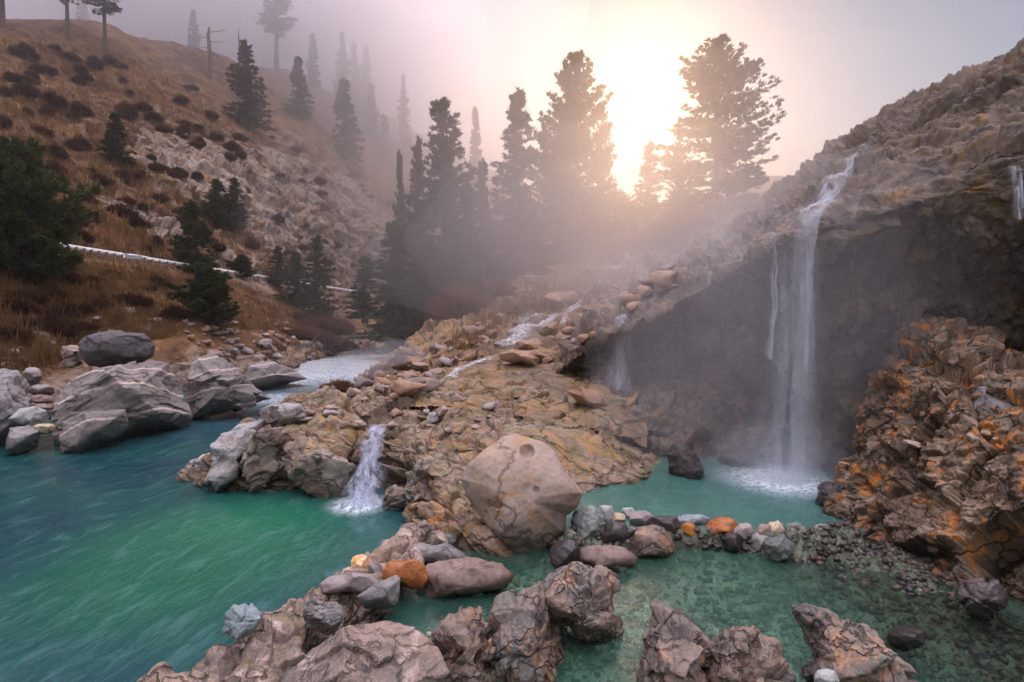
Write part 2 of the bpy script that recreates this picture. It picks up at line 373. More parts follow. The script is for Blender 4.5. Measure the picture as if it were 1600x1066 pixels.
M['pool'] = watermat('hot_pool_water', (.075,.21,.175), (.10,.245,.20), (.28,.46,.42), .45, wave=(1, 1, 1), bump=.18, wscale=3.5, streak=.22, tint=(.62,.86,.76),
    bright=[(FALL, 2.6, (.12,.27,.27))], foam_pts=[(FALL, .05, 1.5, 1.6), (G(967, 664, .3), .05, .4, .9)])
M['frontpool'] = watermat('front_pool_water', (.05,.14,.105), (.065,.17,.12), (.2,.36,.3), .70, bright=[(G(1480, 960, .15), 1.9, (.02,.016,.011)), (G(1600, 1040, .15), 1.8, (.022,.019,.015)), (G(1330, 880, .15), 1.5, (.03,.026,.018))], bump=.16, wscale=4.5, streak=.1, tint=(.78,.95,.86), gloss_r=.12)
def fallmat(name, dens, scale=(9, 9, .35), col=(.80,.84,.92)):
    m, nt = new_mat(name)
    v = coords(nt, scale, rand=False)
    n1 = noise(nt, v, 1.0, 5, .2); n2 = noise(nt, v, 3.3, 3)
    a = mk(nt, 'ShaderNodeAttribute', {'attribute_name': 'edge'}).outputs['Fac']
    f = math_n(nt, 'MULTIPLY', smooth(nt, math_n(nt, 'ADD', n1, math_n(nt, 'MULTIPLY', math_n(nt, 'SUBTRACT', n2, .5), .5)), .24, .80), a)
    f = math_n(nt, 'MULTIPLY', f, dens, True)
    d = mk(nt, 'ShaderNodeBsdfDiffuse', None, Color=col).outputs[0]; t = mk(nt, 'ShaderNodeBsdfTranslucent', None, Color=col).outputs[0]
    s = mk(nt, 'ShaderNodeMixShader', None, i0=.5, i1=d, i2=t).outputs[0]
    s = mk(nt, 'ShaderNodeMixShader', None, i0=f, i1=mk(nt, 'ShaderNodeBsdfTransparent').outputs[0], i2=s).outputs[0]
    mk(nt, 'ShaderNodeOutputMaterial', None, Surface=s); return m
M['fall'] = fallmat('falling_water', .37, (5, 5, .12))
M['fall2'] = fallmat('small_falling_water', 1.0, (10, 10, .5), (.74,.76,.88))
M['slide'] = fallmat('sliding_water', .5, (4, 4, 1.2), (.84,.86,.94))
M['veil'] = fallmat('thin_falling_water', .5, (6, 6, .15))
M['cascade'] = fallmat('cascade_water', 1.3, (6, 6, 6), (.88,.88,.92))
def volmat(name, dens, col, g):
    m, nt = new_mat(name)
    p = mk(nt, 'ShaderNodeVolumePrincipled', None, Color=col, Density=dens, Anisotropy=g)
    mk(nt, 'ShaderNodeOutputMaterial', None, Volume=p.outputs[0]); return m

# ================================================================== TERRAIN
def displace(S, amp_map, layers):
    nr, nc = S.shape[:2]; N = normals(S).reshape(-1, 3); p = S.reshape(-1, 3); d = np.zeros(len(p))
    up = N[:, 2]
    N = N * np.where((N * (CAM + np.array([0, 0, 30]) - p)).sum(1) < 0, -1, 1)[:, None]
    for fn in layers: d += fn(p)
    if amp_map is not None: d *= amp_map.reshape(-1)
    return (p + N * d[:, None]).reshape(nr, nc, 3)
def rot(p, ax, ay, az=0):
    cx, sx, cy_, sy = math.cos(ax), math.sin(ax), math.cos(ay), math.sin(ay)
    x, y, z = p.T; y, z = cx * y - sx * z, sx * y + cx * z; x, z = cy_ * x + sy * z, -sy * x + cy_ * z
    cz, sz = math.cos(az), math.sin(az); x, y = cz * x - sz * y, sz * x + cz * y
    return np.stack([x, y, z], 1)
def crag(scale, amp, seed, aniso=(1, 1, 1.8), r=(.2, .15, 0), crackd=.35, tilt=.6, warp=.25):
    def fn(p):
        q = rot(p, *r) * np.array(aniso) * scale
        q = q + warp * np.stack([fbm(q * .8 + 3, 3, seed + 50), fbm(q * .8 + 40, 3, seed + 60), fbm(q * .8 + 80, 3, seed + 70)], 1)
        b, e = blocks(q, seed, tilt)
        return amp * (b - crackd * np.exp(-e / .07))
    return fn
def fb(scale, amp, seed, octv=5, gain=.5):
    return lambda p: amp * fbm(p * scale, octv, seed, gain)

# ---- ground sheet to the horizon
def ground():
    xs = np.concatenate([np.linspace(-700, -80, 10), np.linspace(-70, 70, 30), np.linspace(80, 700, 10)])
    ys = np.concatenate([np.linspace(-60, 70, 30), np.linspace(80, 900, 20)])
    X, Y = np.meshgrid(xs, ys); S = np.stack([X, Y, -2.0 + .3 * np.sin(X * .13) * np.cos(Y * .11) - .0 * X], 2)
    struct(sheet('ground', S, M['bed']))
ground()

# ---- left hillside
zr = 6.85
def onz(px, py, z): return G(px, py, z)
cx_ = [-420, -180, 0, 150, 300, 420, 480, 560, 700, 900]
rows = [
 [G(x, y, -.8) for x, y in zip(cx_, (800, 760, 710, 680, 645, 612, 586, 564, 551, 541))],
 [P(x, y, d) for x, y, d in zip(cx_, (640, 610, 580, 548, 528, 527, 535, 540, 530, 510), (14, 16.5, 19, 23.5, 29, 37, 45, 56, 70, 85))],
 [P(x, y, d) for x, y, d in zip(cx_, (330, 360, 384, 404, 424, 440, 448, 459, 466, 470), (21, 24.5, 28, 34.5, 45, 59, 71, 93, 120, 140))],
 [P(x, y, d) for x, y, d in zip(cx_, (100, 170, 205, 235, 265, 292, 305, 325, 370, 415), (38, 42, 46, 53, 63, 76, 86, 102, 132, 160))],
 [P(x, y, d) for x, y, d in zip(cx_, (-60, 60, 105, 132, 155, 185, 205, 245, 300, 370), (52, 57, 62, 70, 82, 97, 107, 127, 160, 190))],
 [P(x, y, d) for x, y, d in zip(cx_, (-180, -30, 24, 44, 78, 108, 126, 165, 235, 335), (66, 72, 78, 88, 103, 122, 137, 157, 190, 230))],
 [P(x, y, d) + np.array([0, 0, -10.]) for x, y, d in zip(cx_, (-140, 10, 60, 80, 110, 140, 155, 190, 255, 345), (100, 108, 115, 125, 140, 160, 175, 195, 230, 270))]]
S = loft(rows, 420, 620)
pts = S.reshape(-1, 3)
# pale outcrops on the slope, in world positions
rockc = [(P(430, 320, 72), 15), (P(520, 340, 88), 15), (P(330, 255, 62), 9), (P(590, 350, 104), 14), (P(230, 345, 47), 4), (P(480, 270, 84), 9), (P(400, 400, 54), 5)]
rk = np.zeros(len(pts))
for c, r in rockc: rk = np.maximum(rk, np.exp(-((np.linalg.norm(pts - c, axis=1) / r) ** 2)))
rk = np.clip(rk * 1.15, 0, 1)
low = np.exp(-((pts[:, 2] - .6) / 1.0) ** 2); rk = np.maximum(rk, low * .75)
dist = np.linalg.norm(pts - CAM, axis=1); fade = np.clip(dist / 60, .3, 1.0)
road = np.exp(-((pts[:, 2] - zr) / .7) ** 2)
c1 = crag(.22, 1.0, 3, (1, 1, 1.8), (.5, .4, .3))(pts); c2 = crag(.7, .45, 4, (1, 1, 2), (.5, .4, .3))(pts)
d = fbm(pts * .07, 5, 11) * 1.6 * fade + fbm(pts * .55, 4, 12) * .28 + rk * (c1 * 1.3 + c2 * 1.5 + .3) * np.clip(dist / 50, .25, 1)
d *= (1 - .9 * road)
N = normals(S).reshape(-1, 3); N *= np.where((N[:, 2] < 0), -1, 1)[:, None]
S = (pts + N * d[:, None]).reshape(S.shape)
struct(sheet('hillside', S, M['hill'], {'rock': rk})); add_bvh('hill', S, 2)

# ---- rock shelf (the point between river and pools)
wl0 = [(285, 750, 0), (340, 762, 0), (430, 762, 0), (525, 768, 0), (588, 794, 0), (640, 806, 0), (720, 850, .1), (830, 838, .2), (915, 768, .3), (1000, 752, .3), (1045, 726, .3)]
r1 = [G(*a) for a in wl0]
r0 = [p + np.array([0, -.25, -.7]) for p in r1]
T = lambda L: [P(*a) for a in L]
r2 = T([(300,737,12.6),(345,735,11.9),(430,720,11.5),(525,725,11.2),(590,735,11.3),(640,750,10.3),(720,765,9.4),(820,760,9.3),(900,738,10.6),(980,732,11.2),(1032,713,12.3)])
r3 = T([(315,724,13),(360,690,12.4),(440,676,12),(530,677,11.7),(592,672,11.8),(645,690,11),(715,702,10.4),(810,692,10.3),(890,692,11.2),(960,692,11.8),(1015,702,12.5)])
r4 = T([(330,717,13.6),(395,665,13.4),(470,650,13.3),(550,648,13),(610,645,12.8),(670,655,12.2),(730,665,11.5),(820,655,11.6),(880,660,12),(945,668,12.4),(1000,690,12.9)])
r5 = T([(335,712,14.5),(420,641,14.8),(500,622,15),(575,615,15),(640,612,14.8),(700,618,14.2),(760,628,13.5),(830,635,13),(880,645,13),(940,655,13.1),(985,680,13.4)])
r6 = T([(335,730,15.5),(440,652,16.3),(520,622,17),(600,602,17.5),(660,600,17),(720,603,16.5),(780,612,15.5),(840,622,14.5),(885,637,14.2),(935,650,14),(970,675,14)])
r7 = [P(335,745,16.5), P(440,700,17.6), P(520,670,18.6), P(610,630,19.4), P(670,620,19), P(730,620,18), P(790,625,17), P(845,640,16), P(890,655,15), P(940,668,14.7), P(970,690,14.6)]
S = loft([r0, r1, r2, r3, r4, r5, r6, r7], 520, 900)
pts = S.reshape(-1, 3)
slab = np.exp(-(np.linalg.norm((pts - P(900, 700, 11.3)) / np.array([1.5, 1.4, 1.0]), axis=1)) ** 2.5)   # the smooth slab by the pool
gz = np.exp(-(((pts[:, 0] - G(588, 790, 0)[0]) / .32) ** 2)) * np.clip((12.4 - pts[:, 1]) / 1.2, 0, 1) * (pts[:, 2] < 1.5)   # notch of the small fall
d = (crag(.55, .42, 21, (1, 1, 2.2), (.2, -.35, .2), .3, .5, .12)(pts) + crag(1.4, .17, 22, (.8, 1, 2.6), (.15, -.3, .1), .35, .5, .12)(pts) + crag(4, .05, 23, (.8, 1, 2.6), (.2, -.3, .1), .3, .6)(pts)) * (1 - .9 * slab) + (ridged(pts * 1.6, 5, 26) - .5) * .12 * (1 - slab)
d += fbm(pts * 1.5, 5, 24) * .06 * (1 - .5 * slab) - gz * .4
N = normals(S).reshape(-1, 3); N *= np.where((N * (np.array([-2, -6, 12]) - pts)).sum(1) < 0, -1, 1)[:, None]
S = (pts + N * d[:, None]).reshape(S.shape)
fl = [P(592, 668, 11.8)[:2], P(620, 640, 13.2)[:2], P(660, 605, 16)[:2], P(700, 585, 18)[:2]]
wet = np.exp(-(dist_poly(S, fl) / .28) ** 2); wet = np.maximum(wet, gz.reshape(wet.shape) * .8)
struct(sheet('rock_shelf', S, M['shelf'], {'wet': wet})); add_bvh('shelf', S)

# ---- stream slope rising to the right behind the shelf
D = [
 [P(455,705,16.4), *T([(520,660,15.4),(600,640,13.8),(720,642,13),(830,652,12.6),(900,664,12.6),(960,674,12.7),(1010,700,12.5)])],
 [G(520,655,-.5), *T([(580,610,18.5),(640,600,17),(720,600,16),(830,615,14.7),(900,627,14.1),(960,645,13.6),(1010,670,13.2)])],
 [G(560,612,-.5), *T([(612,580,23),(670,572,21.5),(750,568,19.8),(830,572,18.2),(880,585,17),(930,607,15.5),(990,640,14.6)])],
 [G(580,590,-.5), *T([(640,550,28),(700,540,26.5),(770,528,25),(840,527,23),(895,540,20.3),(945,575,17.5),(1010,610,16)])],
 [G(600,574,-.5), *T([(690,505,36),(750,492,34),(800,482,32.5),(860,480,29.5),(915,485,25),(955,505,20),(1030,560,18)])],
 [G(645,562,-.5), *T([(730,480,45),(800,462,42),(850,452,40.5),(900,440,37),(955,430,33),(1010,440,26),(1080,470,21)])],
 [G(690,550,-.5), *T([(760,462,62),(820,448,59),(880,430,53),(940,400,47),(1000,388,42),(1060,378,36),(1130,400,28)])],
 [G(730,538,-.5), *T([(780,450,95),(850,430,88),(900,405,78),(960,372,68),(1040,345,58),(1120,330,50),(1200,330,40)])]]
S = loft(D, 520, 620); pts = S.reshape(-1, 3); dist = np.linalg.norm(pts - CAM, axis=1)
a = np.clip(dist / 22, .55, 2.0)
d = a * (crag(.5, .40, 31, (1, 1, 2), (.2, .3, .2), .15, .9)(pts) + crag(1.5, .2, 32, (1, 1, 2), (.2, .3, .1), .2, .9)(pts) + crag(4, .07, 33)(pts) + (ridged(pts * .9, 5, 35) - .5) * .2 + fbm(pts * .3, 4, 34) * .2)
st = [hit_p[:2] for hit_p in (P(975,415,38), P(945,440,35), P(905,475,28.5), P(870,500,26), P(820,535,23), P(780,560,20.5), P(720,578,19.2), P(690,592,17.5))]
st2 = [q[:2] for q in (P(800,560,20), P(850,600,16), P(900,620,14.4), P(960,660,13.2))]
wet = np.maximum(np.exp(-(dist_poly(S, st) / (.035 * dist.reshape(S.shape[:2]))) ** 2), np.exp(-(dist_poly(S, st2) / 1.0) ** 2))
d *= (1 - .75 * wet.reshape(-1))
N = normals(S).reshape(-1, 3); N *= np.where(N[:, 2] < 0, -1, 1)[:, None]
S = (pts + N * d[:, None]).reshape(S.shape)
struct(sheet('stream_slope', S, M['slope'], {'wet': wet})); add_bvh('slope', S, 2)

# ---- seeping cliff and the hill above it
E = [
 T([(980,430,62),(1040,400,62),(1120,375,60),(1180,360,55),(1225,345,48),(1330,275,38),(1440,230,32),(1600,190,27),(1950,80,22)]),
 T([(985,402,46),(1050,362,46),(1140,330,43),(1195,312,38),(1240,287,32),(1340,209,24),(1450,159,19),(1600,94,15),(1950,-80,12)]),
 T([(940,455,32),(1010,425,31),(1105,375,28),(1175,345,24),(1245,312,20),(1350,252,16.5),(1460,205,14.2),(1600,160,12.2),(1950,20,10)]),
 T([(875,560,18.5),(955,503,16.5),(1060,452,15),(1150,402,13),(1245,350,11.6),(1345,318,11.1),(1455,285,10.5),(1600,245,9.8),(1950,180,8.5)]),
 T([(880,585,18.6),(960,540,16.6),(1060,500,15.1),(1150,460,13.1),(1245,425,11.6),(1345,395,11.15),(1455,365,10.55),(1600,330,9.85),(1950,260,8.6)]),
 T([(885,605,18.2),(960,590,16.3),(1055,590,14.8),(1145,585,13.4),(1240,575,12.15),(1340,560,11.7),(1455,530,11.3),(1600,490,10.7),(1950,440,9.2)]),
 T([(890,625,17),(970,652,14.3),(1050,692,13),(1135,714,12.6),(1230,724,12.2),(1330,720,12),(1450,710,11.6),(1600,690,11),(1950,640,9.5)])]
E.append([p + np.array([0, -.2, -1.0]) for p in E[-1]])
S = loft(E, 640, 760); pts = S.reshape(-1, 3); dist = np.linalg.norm(pts - CAM, axis=1)
a = np.clip(dist / 14, .7, 2.0)
tr_ = np.repeat(np.linspace(0, 7, S.shape[0])[:, None], S.shape[1], 1).reshape(-1); top = np.clip((4.4 - tr_) / 1.6, 0, 1); top = top * top * (3 - 2 * top)
d = a * (1 - top) * (fbm(pts * np.array([.5, .5, .28]), 5, 41) * .5 + (ridged(pts * np.array([.9, .9, .35]), 5, 42) - .5) * .45 + crag(.8, .34, 43, (1, 1, .8), (.1, .2, 0), .15, .6)(pts) + crag(2.4, .14, 48, (1, 1, 1.2), (.1, .2, 0), .2, .7)(pts) + fbm(pts * 3.2, 5, 44) * .09)
d += a * top * (fbm(rot(pts, .2, -.35, .3) * np.array([.35, .6, 1.1]), 5, 45) * .42 + fbm(pts * 1.5, 4, 46) * .13 + crag(1.3, .08, 58, (1, 1, 1.6), (.2, -.3, .3), .25, .6)(pts) + crag(4.5, .05, 59, (1, 1, 1.6), (.2, -.3, .3), .25, .6)(pts) + fbm(pts * 6, 4, 47) * .04)
N = normals(S).reshape(-1, 3); N *= np.where((N * (CAM + np.array([-2, -2, 14]) - pts)).sum(1) < 0, -1, 1)[:, None]
S = (pts + N * d[:, None]).reshape(S.shape)
wet = (1 - top) * .45
struct(sheet('cliff', S, M['cliff'], {'wet': wet})); add_bvh('cliff', S, 2)

# ---- orange mineral crag in front of the cliff at the right
C = [
 [p + np.array([-.1, -.2, -.8]) for p in T([(1275,788,9.7),(1330,826,8.8),(1405,868,8.0),(1480,918,7.1),(1560,955,6.5),(1700,1010,5.8),(1950,1100,5.0)])],
 T([(1275,788,9.7),(1330,826,8.8),(1405,868,8.0),(1480,918,7.1),(1560,955,6.5),(1700,1010,5.8),(1950,1100,5.0)]),
 T([(1300,730,10),(1370,745,9.2),(1440,765,8.4),(1510,795,7.5),(1600,830,6.8),(1720,860,6.2),(1950,900,5.4)]),
 T([(1335,655,10.5),(1400,645,9.7),(1460,645,9),(1530,655,8.2),(1610,675,7.5),(1730,690,6.9),(1950,700,6)]),
 T([(1345,580,11.2),(1400,572,10.6),(1460,575,10),(1530,582,9.3),(1620,600,8.6),(1750,600,7.9),(1950,600,7)]),
 T([(1335,525,12.2),(1390,525,11.9),(1460,530,11.4),(1530,540,10.8),(1620,555,10.2),(1750,550,9.4),(1950,540,8.4)]),
 T([(1325,540,13),(1390,540,12.8),(1460,545,12.4),(1530,550,12),(1620,560,11.4),(1750,560,10.6),(1950,560,9.6)])]
S = loft(C, 560, 640); pts = S.reshape(-1, 3)
d = crag(.5, .7, 51, (1.1, 1.1, .75), (.3, -.4, .3), .1, .55, .2)(pts) + crag(1.3, .30, 52, (1.1, 1.1, .8), (.4, -.3, .2), .2, .6, .2)(pts) + crag(3.4, .10, 53, (1.1, 1.1, 1.2), (.3, -.4, .2), .25, .6, .2)(pts) + crag(8, .03, 57)(pts) + (ridged(pts * 1.3, 5, 56) - .5) * .12 + fbm(pts * 5, 5, 54) * .04
N = normals(S).reshape(-1, 3); N *= np.where((N * (CAM + np.array([-2, -1, 4]) - pts)).sum(1) < 0, -1, 1)[:, None]
S = (pts + N * d[:, None]).reshape(S.shape)
wet = np.clip(fbm(pts * np.array([1.2, 1.2, .4]), 4, 55) * 2 + .1, 0, 1) * np.clip((pts[:, 0] - 4.6) / 1.5, 0, 1)
struct(sheet('mineral_crag', S, M['gold'], {'wet': wet})); add_bvh('crag', S)

# ---- foreground ledge between the river and the small pools
wl1 = [G(x, y, 0) for x, y in ((60,1190),(150,1122),(240,1058),(325,1000),(400,967),(485,925),(540,901),(592,870),(640,836),(690,805))]
tang = np.gradient(np.array(wl1), axis=0); tang /= np.linalg.norm(tang, axis=1, keepdims=True)
nrm = np.stack([tang[:, 1], -tang[:, 0], 0 * tang[:, 0]], 1)
hgt = np.array([.4, .4, .38, .42, .42, .4, .34, .3, .25, .25]); wid = np.array([1.7, 1.7, 1.6, 1.5, 1.35, 1.1, .9, .8, .8, .8])
up3 = np.array([0, 0, 1.0]); L = []
for k, (o, z) in enumerate(((-.1, -1.2), (.18, -.05), (.34, .6), (.55, .9), (.8, .8), (1.05, .35), (1.3, -.9))):
    L.append([p + n * o * wdt + up3 * (z * h_ if z > 0 else z * .5) for p, n, h_, wdt in zip(wl1, nrm, hgt, wid)])
S = loft(L, 300, 640); pts = S.reshape(-1, 3)
d = crag(1.1, .22, 61, (1, 1, 1.3), (.3, .4, .6), .2, 1.0, .3)(pts) + crag(2.9, .10, 62, (1, 1, 1.4), (.3, .4, .6), .25, .9)(pts) + (ridged(pts * 2.2, 5, 65) - .5) * .10 + fbm(pts * 7, 5, 64) * .03
N = normals(S).reshape(-1, 3); N *= np.where(N[:, 2] < 0, -1, 1)[:, None]
S = (pts + N * d[:, None]).reshape(S.shape)
struct(sheet('rock_ledge', S, M['lodge'])); add_bvh('ledge', S)

# ---- bed of the pools
xs = np.linspace(-2.6, 8.5, 640); ys = np.linspace(3.2, 14.5, 560); X, Y = np.meshgrid(xs, ys)
Z = -.12 + 0 * X
gr = np.exp(-(((X - G(1350, 890, .1)[0]) / 1.5) ** 2 + ((Y - G(1350, 890, .1)[1]) / 1.15) ** 2)); Z += gr * .25
Z += np.exp(-((X - G(1620, 1000, .1)[0]) / .8) ** 2) * .12
bx, by = G(1080, 905, .1)[:2]; Z -= .16 * np.exp(-(((X - bx) / .9) ** 2 + ((Y - by) / .8) ** 2))
for px_, py_, a_, s_ in ((735, 1035, .50, .48), (1120, 1060, .46, .55), (850, 985, .36, .32), (690, 985, .30, .28), (1040, 1010, .3, .3)):
    g_ = G(px_, py_, .2); Z += a_ * np.exp(-((X - g_[0]) ** 2 + (Y - g_[1]) ** 2) / s_ ** 2)
shelfwet = np.clip((Z + .02) / .15, 0, 1)
damd = dist_poly(np.stack([X, Y, Z], 2), [G(880, 846, .28)[:2], G(960, 846, .28)[:2], G(1050, 836, .28)[:2], G(1130, 838, .28)[:2], G(1220, 846, .28)[:2], G(1320, 838, .28)[:2]])
dam_r = np.exp(-(damd / .26) ** 2); Z += .50 * dam_r * np.clip(1.05 - .13 * np.clip(X - 2.2, 0, 3), .6, 1)
Z -= .25 * np.exp(-(((X - FALL[0]) / 1.6) ** 2 + ((Y - FALL[1] + .6) / 1.5) ** 2))
S = np.stack([X, Y, Z], 2); pts = S.reshape(-1, 3)
dz = crag(2.6, .10, 71, (1, 1, 1), (0, 0, 0), .3, .4)(pts) + crag(9, .035, 72, (1, 1, 1), (0, 0, 0), .5, .4)(pts) + crag(22, .014, 73, (1, 1, 1), (0, 0, 0), .6, .3)(pts)
S[..., 2] += dz.reshape(Z.shape)
edge_x = np.interp(Y, [3, 4.2, 5.4, 6.5, 7.4, 8.3, 9.3, 15], [-2.0, -1.6, -1.35, -1.05, -.85, -.7, .2, .8])
keep = (X > edge_x)[:-1, :-1].reshape(-1)
wet = np.clip(np.maximum(np.maximum(np.maximum(dam_r * 1.5, shelfwet), gr * 1.6), np.clip((X - 2.6) / .8, 0, 1)), 0, 1)
struct(sheet('pool_bed', S, M['bed'], {'wet': wet}, keep=keep)); add_bvh('bed', S)

# ---- far ridge in the haze
xs = np.linspace(10, 140, 90); Y0 = 190
prof = np.interp(xs, [10, 40, 62, 81, 90, 96, 110, 140], [26, 33, 40, 51, 50, 46, 50, 60])
S = np.stack([np.stack([xs, np.full_like(xs, Y0 - 70 * (1 - k) + 60 * max(0, k - 1)), prof * (k if k <= 1 else 2 - k) - 2], 1) for k in np.linspace(0, 1.5, 60)])
pts = S.reshape(-1, 3); S = S + np.stack([0 * S[..., 0], 0 * S[..., 0], (fbm(pts * .06, 5, 81) * 3).reshape(S.shape[:2])], 2)
struct(sheet('far_hill', S, M['farhill']))

# ================================================================== WATER
def water(name, poly_px, z, mat, res, label):
    poly = [tuple(G(x, y, z)[:2]) if isinstance(x, int) else (x, y) for x, y in poly_px]
    a = np.array(poly); xs = np.arange(a[:, 0].min(), a[:, 0].max() + res, res); ys = np.arange(a[:, 1].min(), a[:, 1].max() + res, res)
    X, Y = np.meshgrid(xs, ys); p = np.stack([X.ravel(), Y.ravel(), 0 * X.ravel()], 1)
    S = np.stack([X, Y, z + (fbm(rot(p, 0, 0, R(-32)) * np.array([1.1, .4, 1]), 3, 91) * .02).reshape(X.shape)], 2)
    keep = inpoly(X, Y, poly)[:-1, :-1].reshape(-1)
    return struct(sheet(name, S, mat, keep=keep), label)
water('river', [(-45., 3.), (-1.6, 3.), (-1.45, 4.6), (-1.1, 6.0), (-.75, 7.2), (-.35, 8.6), (-.2, 10.5), (-3.2, 14.), (-3.0, 17.), (-2.0, 22.), (-3., 40.), (6., 70.), (12., 95.), (-45., 95.)], 0.0, M['river'], .12, None)
water('hot_pool', [(850, 826), (890, 844), (1000, 842), (1060, 834), (1130, 833), (1250, 840), (1345, 836), (1400, 740), (1400, 668), (1000, 640), (880, 700), (840, 780)], .30, M['pool'], .05, None)
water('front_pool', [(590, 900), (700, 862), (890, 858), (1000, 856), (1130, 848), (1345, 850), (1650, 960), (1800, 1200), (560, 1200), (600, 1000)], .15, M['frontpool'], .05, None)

def ribbon(name, pts, widths, mat, label, cat, group=None, curve=.12, nlay=2, gap=.08, nu=24, dx=None):
    """a falling sheet of water: a few bowed layers, soft at both edges"""
    pts = np.array(pts); n = 60; Cc = cr_matrix(len(pts), n) @ pts; Wd = cr_matrix(len(widths), n) @ np.array(widths, float)
    Vs, Fs, Ed = [], [], []; off = 0
    for l in range(nlay):
        u = np.linspace(-1, 1, nu); wsc = 1 - .28 * l
        tn = np.array([1.0, 0, 0]) if dx is None else np.array(dx)
        bow = curve * (1 - u ** 2)
        S = Cc[:, None, :] + (u[None, :, None] * Wd[:, None, None] * .5 * wsc) * tn + (-bow[None, :, None] - gap * l) * np.array([0, 1.0, 0])
        S = S + (fbm((S * np.array([2.5, 2.5, .7]) + 5 * l).reshape(-1, 3), 4, 95 + l) * .16).reshape(n, nu, 1) * np.array([1, .6, 0])
        e = (1 - np.abs(u) ** 2.2)[None, :] * np.clip(np.linspace(0, 1, n) * 9 + .35, 0, 1)[:, None]
        Vs.append(S.reshape(-1, 3)); Fs.append(grid_faces(n, nu) + off); Ed.append(e.ravel()); off += n * nu
    V = np.concatenate(Vs); base = V[V[:, 2].argmin()].copy()
    me = mesh_np(name, V - base, np.concatenate(Fs), 4)
    at = me.attributes.new('edge', 'FLOAT', 'POINT'); at.data.foreach_set('value', np.concatenate(Ed).astype(np.float32))
    return tag(link(name, me, mat, loc=base), label, cat, group)
q = lambda *a: P(*a)
ribbon('waterfall', [q(1272,326,11.45), q(1258,352,11.1), q(1248,430,10.95), q(1239,560,10.92), q(1228,752,10.9)], [.5, .65, .95, 1.3, 1.7], M['fall'], 'tall veil of hot water falling from the cliff lip into the teal pool', 'waterfall', nlay=5, gap=.08, curve=.2)
ribbon('waterfall', [q(592,662,11.75), q(586,676,11.35), q(578,715,11.0), q(566,792,10.4)], [.30, .42, .58, .85], M['fall2'], 'short white waterfall pouring off the rock shelf into the green river', 'waterfall', nlay=4, gap=.05, curve=.1)
ribbon('waterfall', [q(972,490,16.5), q(968,510,15.9), q(968,560,15.7), q(966,638,15.4)], [.4, .7, .85, .95], M['veil'], 'faint narrow waterfall left of the tall one, below a mossy ledge', 'waterfall', nlay=3)
ribbon('water_trickle', [q(1214,362,11.6), q(1208,400,11.4), q(1202,470,11.3), q(1198,560,11.3)], [.06, .07, .08, .1], M['veil'], 'thin thread of water dripping just left of the tall waterfall', 'trickle', nlay=2)
ribbon('water_trickle', [q(1578,262,9.4), q(1583,300,9.25), q(1588,345,9.2)], [.05, .08, .06], M['veil'], 'thin white trickle down the upper cliff at the right edge', 'trickle', nlay=2)

def stream(px_pts, width, label, keys, mat=None, lift=.06, name='cascade'):
    hp = []
    for x, y in px_pts:
        h = hit(x, y, keys)
        if h is not None: hp.append(h)
    hp = np.array(hp)
    if len(hp) < 2: return
    n = 50; Cc = cr_matrix(len(hp), n) @ hp; tg = np.gradient(Cc, axis=0); tg /= np.linalg.norm(tg, axis=1, keepdims=True) + 1e-9
    sd_ = np.stack([-tg[:, 1], tg[:, 0], 0 * tg[:, 0]], 1); sd_ /= np.linalg.norm(sd_, axis=1, keepdims=True) + 1e-9
    wd = width * (1 + .5 * fbm(Cc * 1.3, 3, 97)); u = np.linspace(-1, 1, 11)
    S = Cc[:, None, :] + u[None, :, None] * wd[:, None, None] * .5 * sd_[:, None, :]
    for a in range(n):
        for b in range(11):
            z = drop(S[a, b, 0], S[a, b, 1], keys, S[a, b, 2] + 1.2)
            S[a, b, 2] = (z if z is not None and abs(z - Cc[a, 2]) < .7 else S[a, b, 2]) + lift
    S[..., 2] += .05 * (1 - u ** 2)[None, :]
    e = ((1 - np.abs(u) ** 2)[None, :] * np.minimum(1, np.minimum(np.linspace(0, 8, n), np.linspace(8, 0, n)))[:, None]).ravel()
    V = S.reshape(-1, 3); base = V.mean(0)
    me = mesh_np(name, V - base, grid_faces(n, 11), 4)
    at = me.attributes.new('edge', 'FLOAT', 'POINT'); at.data.foreach_set('value', e.astype(np.float32))
    tag(link(name, me, mat or M['cascade'], loc=base), label, 'stream', 'cascades of the hot stream')
stream([(1352,238),(1330,262),(1302,292),(1282,318),(1270,334)], .9, 'white water sliding down the hill to the top of the tall waterfall', ['cliff'], M['slide'])
stream([(992,408),(975,415),(962,420)], 1.5, 'highest white cascade of the stream, on the slope under the right tree', ['slope', 'cliff'])
stream([(950,432),(943,446),(938,452)], 1.3, 'short white cascade just below the highest one', ['slope', 'cliff'])
stream([(912,470),(903,478),(896,488)], 1.2, 'white cascade beside the big tan slab', ['slope', 'cliff'])
stream([(872,492),(860,500),(848,508),(836,516)], .9, 'white cascade above the small ochre boulder', ['slope'])
stream([(838,492),(824,506),(812,520),(800,535),(790,546)], 1.2, 'broad white cascade left of the ochre boulder, above the flat slabs', ['slope'])
stream([(884,492),(880,502),(876,510)], .5, 'thin white rivulet right of the ochre boulder', ['slope'])
stream([(775,560),(755,566),(735,572),(715,580),(698,590)], .55, 'white thread of stream below the flat brown slabs', ['slope', 'shelf'])

